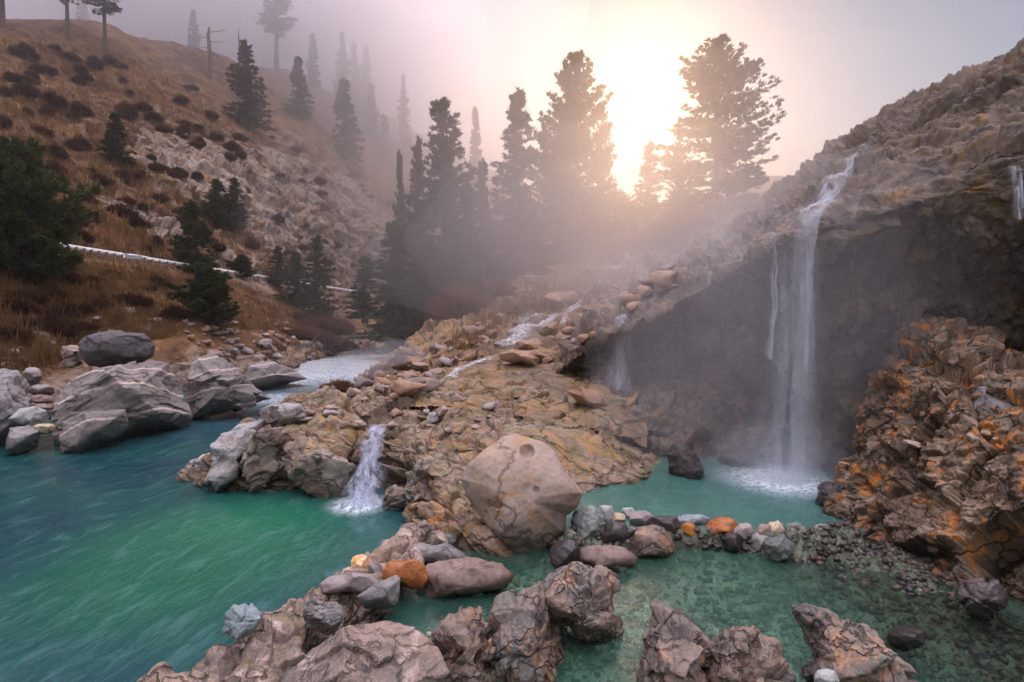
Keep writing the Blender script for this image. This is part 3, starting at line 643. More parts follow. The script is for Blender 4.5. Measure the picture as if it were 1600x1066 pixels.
# ================================================================== ROCKS
ICO = {}
def ico(l):
    if l not in ICO:
        bm = bmesh.new(); bmesh.ops.create_icosphere(bm, subdivisions=l, radius=1.0)
        ICO[l] = (np.array([v.co[:] for v in bm.verts]), np.array([[v.index for v in f.verts] for f in bm.faces])); bm.free()
    return ICO[l]
def ell(x0, y0, x1, y1, seed=0, e=2.6, jit=.1):
    r_ = random.Random(seed * 77 + int(x0)); out = []
    for k in range(14):
        t = 2 * math.pi * k / 14; c, s = math.cos(t), math.sin(t); rr = (abs(c) ** e + abs(s) ** e) ** (-1 / e) * (1 + r_.uniform(-jit, jit * .4))
        out.append(((x0 + x1) / 2 + (x1 - x0) / 2 * rr * c, (y0 + y1) / 2 + (y1 - y0) / 2 * rr * s))
    return out
def rock_mesh(name, outline, D, thick, seed, lvl=5, amp=.05, block=.0, bscale=3., box=.75, planes=9, dents=(), cuts=(), baniso=(1, 1, 1.5), brot=(.3, .4, .2), back=1.0, planecut=(.62, .9)):
    r_ = np.random.default_rng(seed)
    o = np.array(outline, float); cpx = np.array([(o[:, 0].min() + o[:, 0].max()) / 2, (o[:, 1].min() + o[:, 1].max()) / 2])
    c = P(cpx[0], cpx[1], D); wv = (c - CAM) / np.linalg.norm(c - CAM); uv = np.cross(wv, [0, 0, 1.]); uv /= np.linalg.norm(uv); vv = np.cross(uv, wv)
    # outline to the plane through c, square to the ray
    q2 = []
    m = len(o)
    dens = np.concatenate([[o[k] + (o[(k + 1) % m] - o[k]) * t for t in np.linspace(0, 1, 12, endpoint=False)] for k in range(m)])
    for x, y in dens:
        d = FW + (x - 800) / F * RT + (533 - y) / F * UP
        p = CAM + d * (np.dot(c - CAM, wv) / np.dot(d, wv)) - c; q2.append((p @ uv, p @ vv))
    q2 = np.array(q2); an = np.arctan2(q2[:, 1], q2[:, 0]); rd = np.hypot(q2[:, 0], q2[:, 1]); k = np.argsort(an); an, rd = an[k], rd[k]
    an3 = np.concatenate([an - 2 * np.pi, an, an + 2 * np.pi]); rd3 = np.concatenate([rd, rd, rd])
    V, Fc = ico(lvl)
    # ico axes: x,y silhouette, z view axis
    th = np.arctan2(V[:, 1], V[:, 0]); s = np.hypot(V[:, 0], V[:, 1]) ** box; cz = np.sign(V[:, 2]) * np.abs(V[:, 2]) ** box
    Q = np.stack([s * np.cos(th), s * np.sin(th), cz], 1)
    for _ in range(planes):
        n = r_.normal(size=3); n /= np.linalg.norm(n)
        if abs(n[2]) < .45: n[2] = .6 * (1 if n[2] > 0 else -1); n /= np.linalg.norm(n)
        dk = r_.uniform(*planecut); pr = Q @ n - dk; Q = Q - np.where(pr > 0, pr, 0)[:, None] * n * .93
    for n, dk in cuts:
        n = np.array(n, float); n /= np.linalg.norm(n); pr = (Q @ n - dk) / .07; Q = Q - (.07 * np.log1p(np.exp(np.clip(pr, -30, 30))))[:, None] * n * .9
    th = np.arctan2(Q[:, 1], Q[:, 0]); rr = np.interp(th, an3, rd3); s = np.hypot(Q[:, 0], Q[:, 1])
    X = np.stack([rr * s * np.cos(th), rr * s * np.sin(th), Q[:, 2] * thick], 1)
    W = X[:, :1] * uv + X[:, 1:2] * vv + X[:, 2:3] * wv
    size = float(rd.mean()); nd = W / (np.linalg.norm(W, axis=1, keepdims=True) + 1e-9); off = r_.uniform(-50, 50, 3)
    d = amp * size * fbm(W / size * 1.3 + off, 6, seed % 97) + amp * .25 * size * fbm(W / size * 7 + off, 4, seed % 89)
    if block:
        q_ = rot(W + off, *brot) * np.array(baniso) * bscale
        b, e = blocks(q_ + .25 * np.stack([fbm(q_, 3, 5), fbm(q_ + 9, 3, 6), fbm(q_ + 19, 3, 7)], 1), seed % 83, 1.0); d += block * (b - .15 * np.exp(-e / .08))
        b, e = blocks(q_ * 2.7, seed % 79, .8); d += block * .3 * (b - .2 * np.exp(-e / .08)); d += block * .35 * (ridged(W * bscale * 1.3 + off, 5, seed % 71) - .5)
    W = W + nd * d[:, None]
    for (dx_, dy_, rad, dep) in dents:     # potholes
        dd = FW + (dx_ - 800) / F * RT + (533 - dy_) / F * UP; dd /= np.linalg.norm(dd)
        rel = W + c - CAM; al = rel @ dd; pr = np.linalg.norm(rel - al[:, None] * dd, axis=1)
        f = np.clip(1 - (pr / rad) ** 2, 0, 1) * (W @ wv < 0); W = W + (f ** .5 * dep)[:, None] * (wv * .75 - np.array([0, 0, .65]))
    base = c.copy(); base[2] = (W[:, 2] + c[2]).min()
    return mesh_np(name, W + (c - base), Fc, 3), base
def rock(name, label, outline, D, thick, mat, seed, cat='rock', group=None, **kw):
    me, base = rock_mesh(name, outline, D, thick, seed, **kw)
    return tag(link(name, me, M[mat] if isinstance(mat, str) else mat, loc=base), label, cat, group)
def stone(name, label, box, z, mat, seed, cat='stone', group=None, thick=None, dd=0., **kw):
    x0, y0, x1, y1 = box; D = depth_of(y1, z) + dd; e_ = kw.pop('grow', .1); gx, gy = (x1 - x0) * e_, (y1 - y0) * e_; x0 -= gx; x1 += gx; y0 -= gy; y1 += (y1 - 2 * gy - y0) * .22; wm = (x1 - x0) / F * D; hm = (y1 - y0) / F * D
    t = thick or max(.5 * hm, min(.55 * wm, .8 * hm))
    kw.setdefault('lvl', 4 if wm < .35 else 5); kw.setdefault('amp', .09); kw.setdefault('planecut', (.66, .93)); kw.setdefault('planes', 13); kw.setdefault('box', .66)
    ex = kw.pop('e', 2.6); jt = kw.pop('jit', .1)
    return rock(name, label, ell(x0, y0, x1, y1, seed, ex, jt), D + t * .6, t, mat, seed, cat, group, **kw)

# hero boulder
rock('boulder', 'large smooth tan boulder with a round pothole, standing between river and pool', [(719,748),(732,724),(757,703),(785,680),(803,676),(822,682),(848,690),(868,706),(884,738),(911,770),(903,792),(886,806),(884,835),(862,862),(838,876),(808,870),(786,848),(764,824),(746,800),(728,776)],
     8.35, .62, 'tan', 101, 'boulder', lvl=7, amp=.035, box=.72, planes=0, dents=[(824, 705, .105, .11), (838, 765, .05, .05), (780, 790, .06, .03)], cuts=[((.5, -.62, -.6), .72), ((.1, .75, -.65), .80), ((-.75, -.1, -.65), .86), ((.1, .1, -1), .8)])
GD = 'stones of the pool dam'
dam = [
 ((897,796,946,858), 'greygreen', 'tall grey green dam stone leaning on the large tan boulder', dict(e=2.2, block=.03, bscale=9)),
 ((934,791,958,820), 'palegrey', 'pale upright stone at the top of the tall grey green dam stone', {}),
 ((862,845,905,886), 'dark', 'round dark brown stone under the right side of the tan boulder', dict(e=2.1, jit=.03)),
 ((890,853,988,890), 'brown', 'low wide brown stone in front of the dam, beside the round dark stone', dict(e=1.9)),
 ((926,816,982,860), 'dark', 'smooth dark purple wet stone in the middle of the dam', dict(e=2.2)),
 ((977,822,1047,868), 'fore', 'largest angular dam stone, half pale and half dark', dict(planes=14)),
 ((985,800,1020,826), 'pinkpale', 'pale pink dam stone above the largest angular one', {}),
 ((956,802,975,819), 'cream', 'small square yellowish stone on the dam', dict(e=4)),
 ((972,794,991,812), 'palegrey', 'small pale stone behind the yellowish square stone', dict(e=3)),
 ((1012,808,1062,838), 'dark', 'low dark stone in the gap right of the pale pink stone', {}),
 ((1050,805,1102,823), 'bluegrey', 'long flat blue grey stone at the back of the dam', dict(e=3.2)),
 ((1063,818,1089,841), 'orange', 'small egg shaped orange stone on the dam', dict(e=2.1, jit=.03)),
 ((1086,827,1113,851), 'palegrey', 'faceted pale grey stone below the long blue grey one', dict(planes=14)),
 ((1104,810,1151,840), 'rust', 'domed rust red stone on the dam', dict(e=2.2)),
 ((1147,818,1176,841), 'pinkpale', 'rounded mauve grey stone right of the rust red dam stone', dict(e=2.2)),
 ((1199,816,1226,842), 'cream', 'cream coloured upright stone near the right end of the dam', dict(e=2.4)),
 ((1184,820,1206,842), 'brown', 'brown stone tucked behind the cream one', {}),
 ((1128,834,1157,858), 'dark', 'glossy dark stone below the rust red one', {}),
 ((1166,833,1207,858), 'grey', 'grey wedge stone below the mauve grey one', dict(planes=13)),
 ((1192,840,1237,872), 'greygreen', 'mossy olive stone at the front right of the dam', dict(block=.02, bscale=10)),
 ((1227,818,1254,838), 'greygreen', 'small grey green stone right of the cream one', {}),
 ((1272,820,1302,840), 'pinkpale', 'pinkish beige stone at the foot of the orange crag', {}),
 ((884,826,898,843), 'pinkpale', 'tiny whitish pink stone wedged against the tan boulder', {}),
 ((944,870,978,892), 'palegrey', 'flat pale grey stone in front of the wide brown stone', dict(e=3)),
 ((1110,834,1132,850), 'cream', 'small pale chip stone under the rust red stone', {}),
 ((1040,832,1070,852), 'brown', 'low brown stone left of the egg shaped orange stone', {}),
 ((1258,836,1282,852), 'bluegrey', 'thin bluish stone lying below the pinkish beige one', {}),
]
for k, (bx_, mt, lb, kw) in enumerate(dam):
    up = bx_[3] < 846
    stone('stone', lb, bx_, (.27 if up else .16) + (.05 if bx_[0] > 1120 else 0), mt, 200 + k, 'stone', GD, **kw)
rock('rock', 'dark upright rock with a pale edge standing in the teal pool', [(1040,712),(1060,704),(1085,706),(1098,725),(1100,748),(1085,758),(1062,756),(1046,738)], 11.3, .35, 'dark', 240, lvl=5, block=.05, bscale=4)
rock('rock', 'low wet rock in the mist at the back of the teal pool', ell(1120,706,1180,730,3), 12.2, .4, 'dark', 241, lvl=5, block=.05, bscale=4)
GS = 'stones on the ledge by the green river'
ss = [
 ('stone', 'rust red block leaning over the grey slab stone', [(597,890),(606,878),(650,874),(665,884),(669,905),(661,918),(641,925),(622,920),(612,908),(599,906)], 6.75, .2, 'rust', dict(box=.6)),
 ('stone', 'grey purple angular stone in front of the rust red block', [(556,932),(585,914),(618,898),(630,903),(630,925),(622,943),(598,957),(570,950)], 6.35, .22, 'grey', dict(box=.6)),
 ('stone', 'long flat pinkish stone on the river edge', [(499,912),(515,901),(550,895),(580,897),(594,912),(580,926),(540,930),(503,927)], 6.6, .22, 'pinkpale', dict(box=.6)),
 ('stone', 'small ochre and white stone on the river edge', ell(545,867,578,897,5), 7.2, .14, 'ochre', {}),
 ('stone', 'little grey stone between the ochre stone and the rust red block', ell(575,879,599,902,6), 7.0, .1, 'grey', {}),
 ('rock', 'pink and grey block split by a crack, at the water edge', [(591,862),(598,844),(625,840),(642,846),(638,858),(628,874),(600,880)], 7.75, .25, 'pinkpale', dict(box=.55)),
 ('rock', 'long grey flat topped slab behind the rust red block', [(626,874),(640,850),(662,847),(700,849),(722,862),(738,876),(720,884),(640,886)], 7.7, .35, 'grey', dict(box=.55)),
 ('rock', 'wide low brown slab beside the green pebbled pool', [(645,900),(665,878),(730,872),(785,880),(802,900),(790,920),(720,930),(660,942)], 7.1, .45, 'brown', dict(box=.55, block=.03, bscale=4)),
 ('stone', 'upright brown stone with a white cap at the river edge', ell(624,815,652,850,8, 3), 8.3, .16, 'brown', {}),
 ('stone', 'bright orange stone under the rock shelf', [(656,828),(668,812),(682,806),(699,810),(697,824),(680,830)], 8.9, .15, 'orange', {}),
 ('stone', 'small orange stone at the left of the bright orange one', ell(644,820,663,838,9), 8.6, .1, 'orange', {}),
 ('stone', 'brown pebble stone below the bright orange one', ell(660,821,682,835,10), 8.6, .1, 'brown', {}),
 ('stone', 'rusty pebble stone at the right below the bright orange one', ell(679,822,697,837,11), 8.5, .09, 'rust', {}),
 ('stone', 'rounded grey stone below the orange pebbles', ell(664,829,694,850,12), 8.3, .12, 'grey', {}),
 ('stone', 'greenish grey stone against the shaded shelf foot', ell(690,832,714,854,13), 8.3, .12, 'greygreen', {}),
 ('stone', 'dark flat stone behind the upright brown stone', ell(631,811,648,823,14), 8.9, .1, 'dark', {}),
]
for k, (nm, lb, ol, D_, t_, mt, kw) in enumerate(ss):
    kw = dict(lvl=5, amp=.06) | kw
    rock(nm, lb, ol, D_, t_, mt, 300 + k, 'stone' if nm == 'stone' else 'rock', GS, **kw)
# foreground rocks
fg = [
 ('large pink grey boulder at the bottom of the picture, dark on its left shoulder', [(395,1120),(440,1050),(485,1012),(540,984),(600,971),(648,980),(678,1004),(690,1050),(695,1120)], 4.55, .55, 'pink', dict(lvl=7, block=.05, bscale=1.4, amp=.06)),
 ('grey knobbly lump on top of the pink ledge', [(348,990),(352,962),(366,946),(384,941),(402,950),(412,966),(398,985),(372,1000)], 5.45, .2, 'bluegrey', dict(lvl=6, block=.035, bscale=3.5)),
 ('fractured dark grey outcrop in the shallow water left of the upright rock', [(655,1110),(665,1010),(690,975),(730,962),(760,975),(772,1020),(775,1110)], 5.2, .5, 'fore', dict(lvl=7, block=.13, bscale=2.2)),
 ('upright fractured grey and pink rock in the pool', [(752,1080),(765,1000),(790,955),(815,934),(838,932),(855,965),(874,995),(882,1030),(868,1062),(830,1090)], 5.5, .4, 'fore', dict(lvl=7, block=.14, bscale=1.9)),
 ('flat topped pitted rock with dark potholes, at the centre of the pools', [(832,925),(858,888),(900,876),(950,880),(968,904),(972,955),(968,1000),(950,1020),(928,1028),(905,1012),(892,980),(858,962)], 6.0, .45, 'fore', dict(lvl=7, block=.09, bscale=2.0, dents=[(917,928,.055,.09),(902,902,.03,.05),(935,905,.04,.05)])),
 ('submerged looking brown pink rock at the bottom, right of the green gap', [(985,1120),(1002,1000),(1030,957),(1060,972),(1092,1010),(1122,1062),(1135,1120)], 5.0, .4, 'fore', dict(lvl=7, block=.12, bscale=2.1)),
 ('wet grey rock with orange patches at the bottom, second from the right', [(1090,1120),(1102,1010),(1140,980),(1178,984),(1212,1008),(1240,1055),(1255,1120)], 4.9, .4, 'fore', dict(lvl=7, block=.12, bscale=2.1)),
 ('sharp slanting slab at the bottom right with a reddish shaded face', [(1240,952),(1262,947),(1295,952),(1350,982),(1405,1030),(1450,1085),(1440,1120),(1290,1120),(1262,1050),(1246,990)], 4.9, .35, 'fore', dict(lvl=7, block=.09, bscale=1.7, baniso=(1, 1, 2.5), brot=(.5, .6, .2))),
 ('small pale stone in front of the sharp slanting slab', ell(1270,1045,1312,1085,21), 4.6, .12, 'palegrey', {}),
 ('dark rounded rock on the gravel behind the slanting slab', ell(1385,975,1448,1018,22), 5.7, .2, 'dark', dict(lvl=5)),
 ('dark brown boulder at the foot of the orange crag, right edge', ell(1496,905,1568,968,23), 6.3, .3, 'dark', dict(lvl=6, block=.05, bscale=4)),
 ('dark round rock set in the foot of the orange crag above the dam end', ell(1276,752,1330,800,24), 9.6, .4, 'dark', dict(lvl=6, block=.05, bscale=4)),
 ('grey fractured knob halfway along the pink ledge', ell(470,938,535,985,25), 5.7, .25, 'grey', dict(lvl=6, block=.04, bscale=3.5)),
 ('smooth grey slab face in the orange crag near the right edge', [(1508,632),(1530,605),(1570,600),(1610,620),(1625,680),(1600,715),(1560,700),(1525,665)], 8.35, .4, 'grey', dict(lvl=6)),
]
for k, (lb, ol, D_, t_, mt, kw) in enumerate(fg):
    kw = dict(lvl=5, amp=.07) | kw
    rock('boulder' if 'boulder' in lb else 'rock', lb, ol, D_, t_, mt, 400 + k, 'rock', 'foreground rocks', **kw)
# left bank
lb_ = [
 ('huge smooth grey rock with pink veins on the far left bank', [(80,640),(92,612),(118,592),(150,580),(195,572),(240,552),(278,556),(290,600),(299,652),(288,672),(240,684),(190,694),(120,700),(90,690)], 16.6, 2.0, 'veined', dict(lvl=7, box=.6, amp=.04, block=.09, bscale=.9, baniso=(1, 1, 3))),
 ('pale veined block jutting into the river from the huge grey rock', [(88,690),(95,660),(130,645),(195,640),(200,665),(196,690),(150,702),(100,706)], 14.9, .9, 'veined', dict(lvl=6, box=.5, amp=.03, block=.05, bscale=1.5)),
 ('tall grey rock with a cracked left side, right of the huge grey rock', [(284,664),(292,590),(304,556),(330,548),(352,560),(376,586),(396,606),(418,622),(384,634),(330,650)], 19.6, 1.8, 'veined', dict(lvl=7, box=.62, amp=.05, block=.14, bscale=1.1)),
 ('dark overhanging slab lying on top of the huge grey rock', [(122,548),(132,524),(175,518),(225,522),(242,540),(238,556),(205,572),(165,580),(135,572)], 17.4, 1.0, 'darkslab', dict(lvl=6, box=.6, amp=.06, block=.06, bscale=1.5)),
 ('low tapering rock sloping into the river upstream', [(372,600),(388,570),(420,562),(460,580),(482,592),(450,600),(410,608)], 27.0, 1.6, 'veined', dict(lvl=6, amp=.06, block=.1, bscale=1)),
 ('plain grey rock wall at the left edge of the bank', [(-60,700),(-55,600),(0,578),(28,580),(42,600),(46,650),(40,690),(0,705)], 15.6, 1.2, 'grey', dict(lvl=6, box=.55, block=.1, bscale=1)),
 ('pale rounded boulder among stacked stones at the left edge', [(12,655),(30,640),(55,634),(74,642),(66,658),(35,664)], 14.9, .35, 'palegrey', {}),
 ('grey block at the waterline at the left edge', [(8,705),(15,668),(45,660),(62,672),(58,700),(30,710)], 14.4, .5, 'grey', dict(box=.55)),
 ('flat tan stone near the waterline beside the huge grey rock', ell(52,662,90,678,31), 14.7, .3, 'cream', {}),
 ('thin stacked brown slab stone, topmost beside the huge grey rock', ell(44,600,86,620,32), 16.2, .35, 'pinkpale', {}),
 ('second thin slab stone in the stack beside the huge grey rock', ell(48,616,84,632,33), 15.9, .35, 'brown', {}),
 ('third thin slab stone in the stack beside the huge grey rock', ell(54,630,88,645,34), 15.6, .35, 'brown', {}),
 ('blocky stone on the grass above the slab stack', ell(36,574,66,602,35), 17, .4, 'pinkpale', {}),
 ('grey boulder in the brown grass at the left edge', ell(-25,484,25,520,36), 23, .7, 'grey', {}),
 ('tall dark rock cluster left of the dark overhanging slab', ell(94,540,126,576,37), 18, .6, 'brown', dict(block=.12, bscale=2)),
]
for k, (lb, ol, D_, t_, mt, kw) in enumerate(lb_):
    kw = dict(lvl=5, amp=.08) | kw
    rock('boulder' if 'boulder' in lb else 'rock', lb, ol, D_, t_, mt, 500 + k, 'rock', 'rocks on the far left bank', **kw)
# blocks of the shelf's river end
tip = [
 ('small striped rock lying in the river off the shelf tip', [(272,742),(290,728),(318,708),(335,705),(338,725),(320,742),(290,750)], 12.4, .3, 'tip', dict(block=.08, bscale=3)),
 ('pale wedge rock with a pinkish flat top at the shelf tip', [(322,752),(334,722),(330,696),(345,680),(385,668),(408,680),(400,700),(382,720),(372,748),(338,770)], 11.6, .55, 'tip', dict(lvl=6, box=.62, block=.05, bscale=2)),
 ('upright brown block second from the shelf tip', [(378,740),(384,700),(400,672),(440,664),(456,690),(450,750),(420,764),(392,768)], 11.5, .6, 'shelf2', dict(lvl=6, box=.6, block=.1, bscale=2)),
 ('big leaning brown block between the shelf tip and the small waterfall', [(442,700),(462,682),(500,680),(535,692),(550,730),(545,778),(500,776),(470,768),(450,735)], 11.1, .6, 'shelf2', dict(lvl=6, box=.6, block=.11, bscale=2)),
 ('pale banded slab on top of the shelf above the tip', [(398,668),(405,640),(425,632),(466,632),(480,650),(468,668),(430,676)], 13.2, .7, 'tip', dict(lvl=6, box=.55, block=.06, bscale=2)),
 ('pale grey slab lying along the shelf top', [(340,690),(372,664),(420,652),(430,668),(400,690),(360,698)], 12.9, .5, 'tip', dict(lvl=6, box=.55, block=.04, bscale=2)),
 ('lumpy pale brown rock face between the small waterfall and the tan boulder', [(628,808),(632,770),(650,730),(690,700),(720,706),(735,740),(728,790),(700,815),(660,818)], 10.4, .6, 'shelf2', dict(lvl=7, block=.13, bscale=2.6)),
 ('rounded brown rock at the right foot of the small waterfall', [(598,790),(604,765),(622,752),(642,765),(645,795),(625,808),(606,804)], 10.3, .35, 'shelf2', dict(lvl=6, block=.05, bscale=3)),
 ('dark lumpy rock in the shade left of the tan boulder', [(690,850),(698,815),(722,800),(748,815),(765,850),(745,868),(710,866)], 9.0, .4, 'shelf2', dict(lvl=6, block=.09, bscale=3)),
]
M['shelf2'] = rockmat('brown_block_rock', (.165,.112,.078), (.27,.19,.135), (.07,.05,.038), 1.0, stain=(.40,.25,.12), stain_amt=.36, strata=((.5,.3,0), 2.4, (.40,.34,.29)), crack=.9, wet=.12, bump=.9)
for k, (lb, ol, D_, t_, mt, kw) in enumerate(tip):
    kw = dict(lvl=5, amp=.07) | kw
    rock('rock', lb, ol, D_, t_, mt, 600 + k, 'rock', 'blocks of the rock shelf', **kw)
# slabs along the stream
sl_ = [
 ('lower left flat brown slab lying in the stream', [(779,552),(800,546),(835,548),(848,560),(838,572),(800,568),(782,562)], 'umber', .5),
 ('lower right flat brown slab with a tilted pale top', [(818,552),(836,546),(862,560),(858,568),(832,568)], 'umber', .5),
 ('upper flat brown slab above the two lower ones', [(800,548),(806,534),(838,529),(848,538),(842,548)], 'umber', .5),
 ('small ochre boulder beside the white cascade', [(842,520),(852,508),(870,503),(876,512),(862,522),(846,526)], 'umber', .6),
 ('big pointed tan slab below the wooden stand', [(848,464),(860,457),(900,456),(904,468),(884,484),(870,482)], 'umber', .9),
 ('orange slab under the small cave left of the faint waterfall', [(885,612),(905,604),(940,616),(952,634),(930,640),(900,628)], 'umber', .35),
]
for k, (lb, ol, mt, t_) in enumerate(sl_):
    o_ = np.array(ol); h = hit((o_[:, 0].min() + o_[:, 0].max()) / 2, o_[:, 1].max() - 2)
    rock('slab' if 'slab' in lb else 'boulder', lb, ol, float((h - CAM) @ FW) + t_ * .3, t_, mt, 700 + k, 'rock', 'slabs along the hot stream', lvl=5, amp=.06, box=.6)

# scree and loose rocks: one set of meshes, copied
def proto_rock(seed, mat, lvl=3):
    me, b = rock_mesh('rock', ell(700, 500, 800, 565, seed, 2.6, .25), 8.0, .42, 800 + seed, lvl=lvl, amp=.1, planes=16, box=.6, planecut=(.5, .85))
    me.materials.append(M[mat]); return me
PR = {m: [proto_rock(k + 10 * i, m) for k in range(3)] for i, m in enumerate(('grey', 'pinkpale', 'brown', 'umber', 'veined', 'tan'))}
def scatter(n, poly, keys, mats, size, label, cat, group, zlim=(-5, 99), seed=1, sink=.25):
    r_ = random.Random(seed); xs = [a for a, b in poly]; ys = [b for a, b in poly]; k = 0; tries = 0; out = []
    while k < n and tries < n * 30:
        tries += 1
        x, y = r_.uniform(min(xs), max(xs)), r_.uniform(min(ys), max(ys))
        if not inpoly(np.array([x]), np.array([y]), poly)[0]: continue
        h = hit(x, y)
        hk = hit(x, y, keys)
        if hk is None or np.linalg.norm(h - hk) > .05 or not zlim[0] < hk[2] < zlim[1]: continue
        D_ = (hk - CAM) @ FW; s = r_.uniform(*size) * (r_.random() ** 1.5 * .8 + .5)
        me = r_.choice(PR[r_.choice(mats)])
        o = bpy.data.objects.new('rock', me); COL.objects.link(o); o.location = (hk[0], hk[1], hk[2] - sink * s * .5)
        o.scale = (s * r_.uniform(.8, 1.3), s * r_.uniform(.8, 1.3), s * r_.uniform(.6, 1.1)); o.rotation_euler = (r_.uniform(-.3, .3), r_.uniform(-.3, .3), r_.uniform(0, 6.28))
        tag(o, label, cat, group); k += 1
scatter(150, [(290,500),(560,500),(560,560),(470,580),(400,575),(300,545)], ['hill'], ['grey', 'brown', 'brown', 'umber', 'veined', 'pinkpale'], (.35, 1.0), 'loose rock in the grey scree along the far river bank', 'rock', 'scree rocks on the far bank', seed=2)
scatter(30, [(0,500),(130,470),(300,480),(300,540),(120,570),(0,590)], ['hill'], ['grey', 'pinkpale', 'brown'], (.35, .9), 'small loose rock in the brown grass of the left bank', 'rock', 'rocks in the left bank grass', seed=3)
scatter(80, [(560,600),(700,530),(800,470),(840,480),(780,540),(700,590),(640,620)], ['slope', 'shelf'], ['umber', 'pinkpale', 'tan', 'brown'], (.35, .95), 'loose tan rock on the stony strip between river and stream', 'rock', 'rocks of the stony strip', seed=4)
scatter(36, [(430,640),(640,590),(800,610),(830,650),(700,680),(460,660)], ['shelf'], ['umber', 'pinkpale', 'tan', 'brown', 'grey'], (.2, .5), 'loose rock on the top of the brown rock shelf', 'rock', 'rocks on the shelf top', seed=5)
scatter(40, [(850,500),(940,440),(1060,420),(1060,450),(950,500),(900,560),(850,580)], ['slope', 'cliff'], ['umber', 'brown'], (.4, 1.1), 'loose brown rock on the slope beside the cascades', 'rock', 'rocks beside the cascades', seed=6)
scatter(8, [(1290,700),(1350,600),(1600,640),(1600,900),(1500,880),(1380,840)], ['crag'], ['umber', 'tan', 'brown'], (.18, .5), 'loose angular rock lodged on the orange crag', 'rock', 'rocks lodged on the orange crag', seed=7)
# gravel on the pool beds, beyond counting
def gravel(name, n, polys, key, zoff, smin, smax, mats, seed):
    r_ = np.random.default_rng(seed); V0, F0 = ico(1); Vs, Fs, mi = [], [], []; off = 0; k = 0
    x0, x1, y0, y1 = polys
    while k < n:
        x, y = r_.uniform(x0, x1), r_.uniform(y0, y1); z = drop(x, y, [key], 5)
        k += 1
        if z is None: continue
        s = smin + (smax - smin) * r_.random() ** 4
        A = V0 * (1 + .25 * r_.normal(size=(len(V0), 1))) * s * r_.uniform(.6, 1.4, 3) * np.array([1, 1, .65])
        Vs.append(A + np.array([x, y, z + s * zoff])); Fs.append(F0 + off); off += len(V0); mi += [(r_.integers(len(mats)) if x < 2.2 + .5 * r_.normal() else len(mats) - 1 - r_.integers(3))] * len(F0)
    me = mesh_np(name, np.concatenate(Vs), np.concatenate(Fs), 3, smooth=False)
    for m in mats: me.materials.append(M[m])
    me.polygons.foreach_set('material_index', np.array(mi, np.int32)); me.update()
    return tag(link(name, me), 'wet pebbles and gravel covering the pool floor', 'gravel', kind='stuff')
gravel('gravel', 9000, (-.9, 5.6, 4.3, 8.1), 'bed', .2, .006, .07, ['greygreen', 'bed', 'greygreen', 'bed', 'umber', 'dark', 'dark', 'wetbrown', 'wetbrown'], 5)

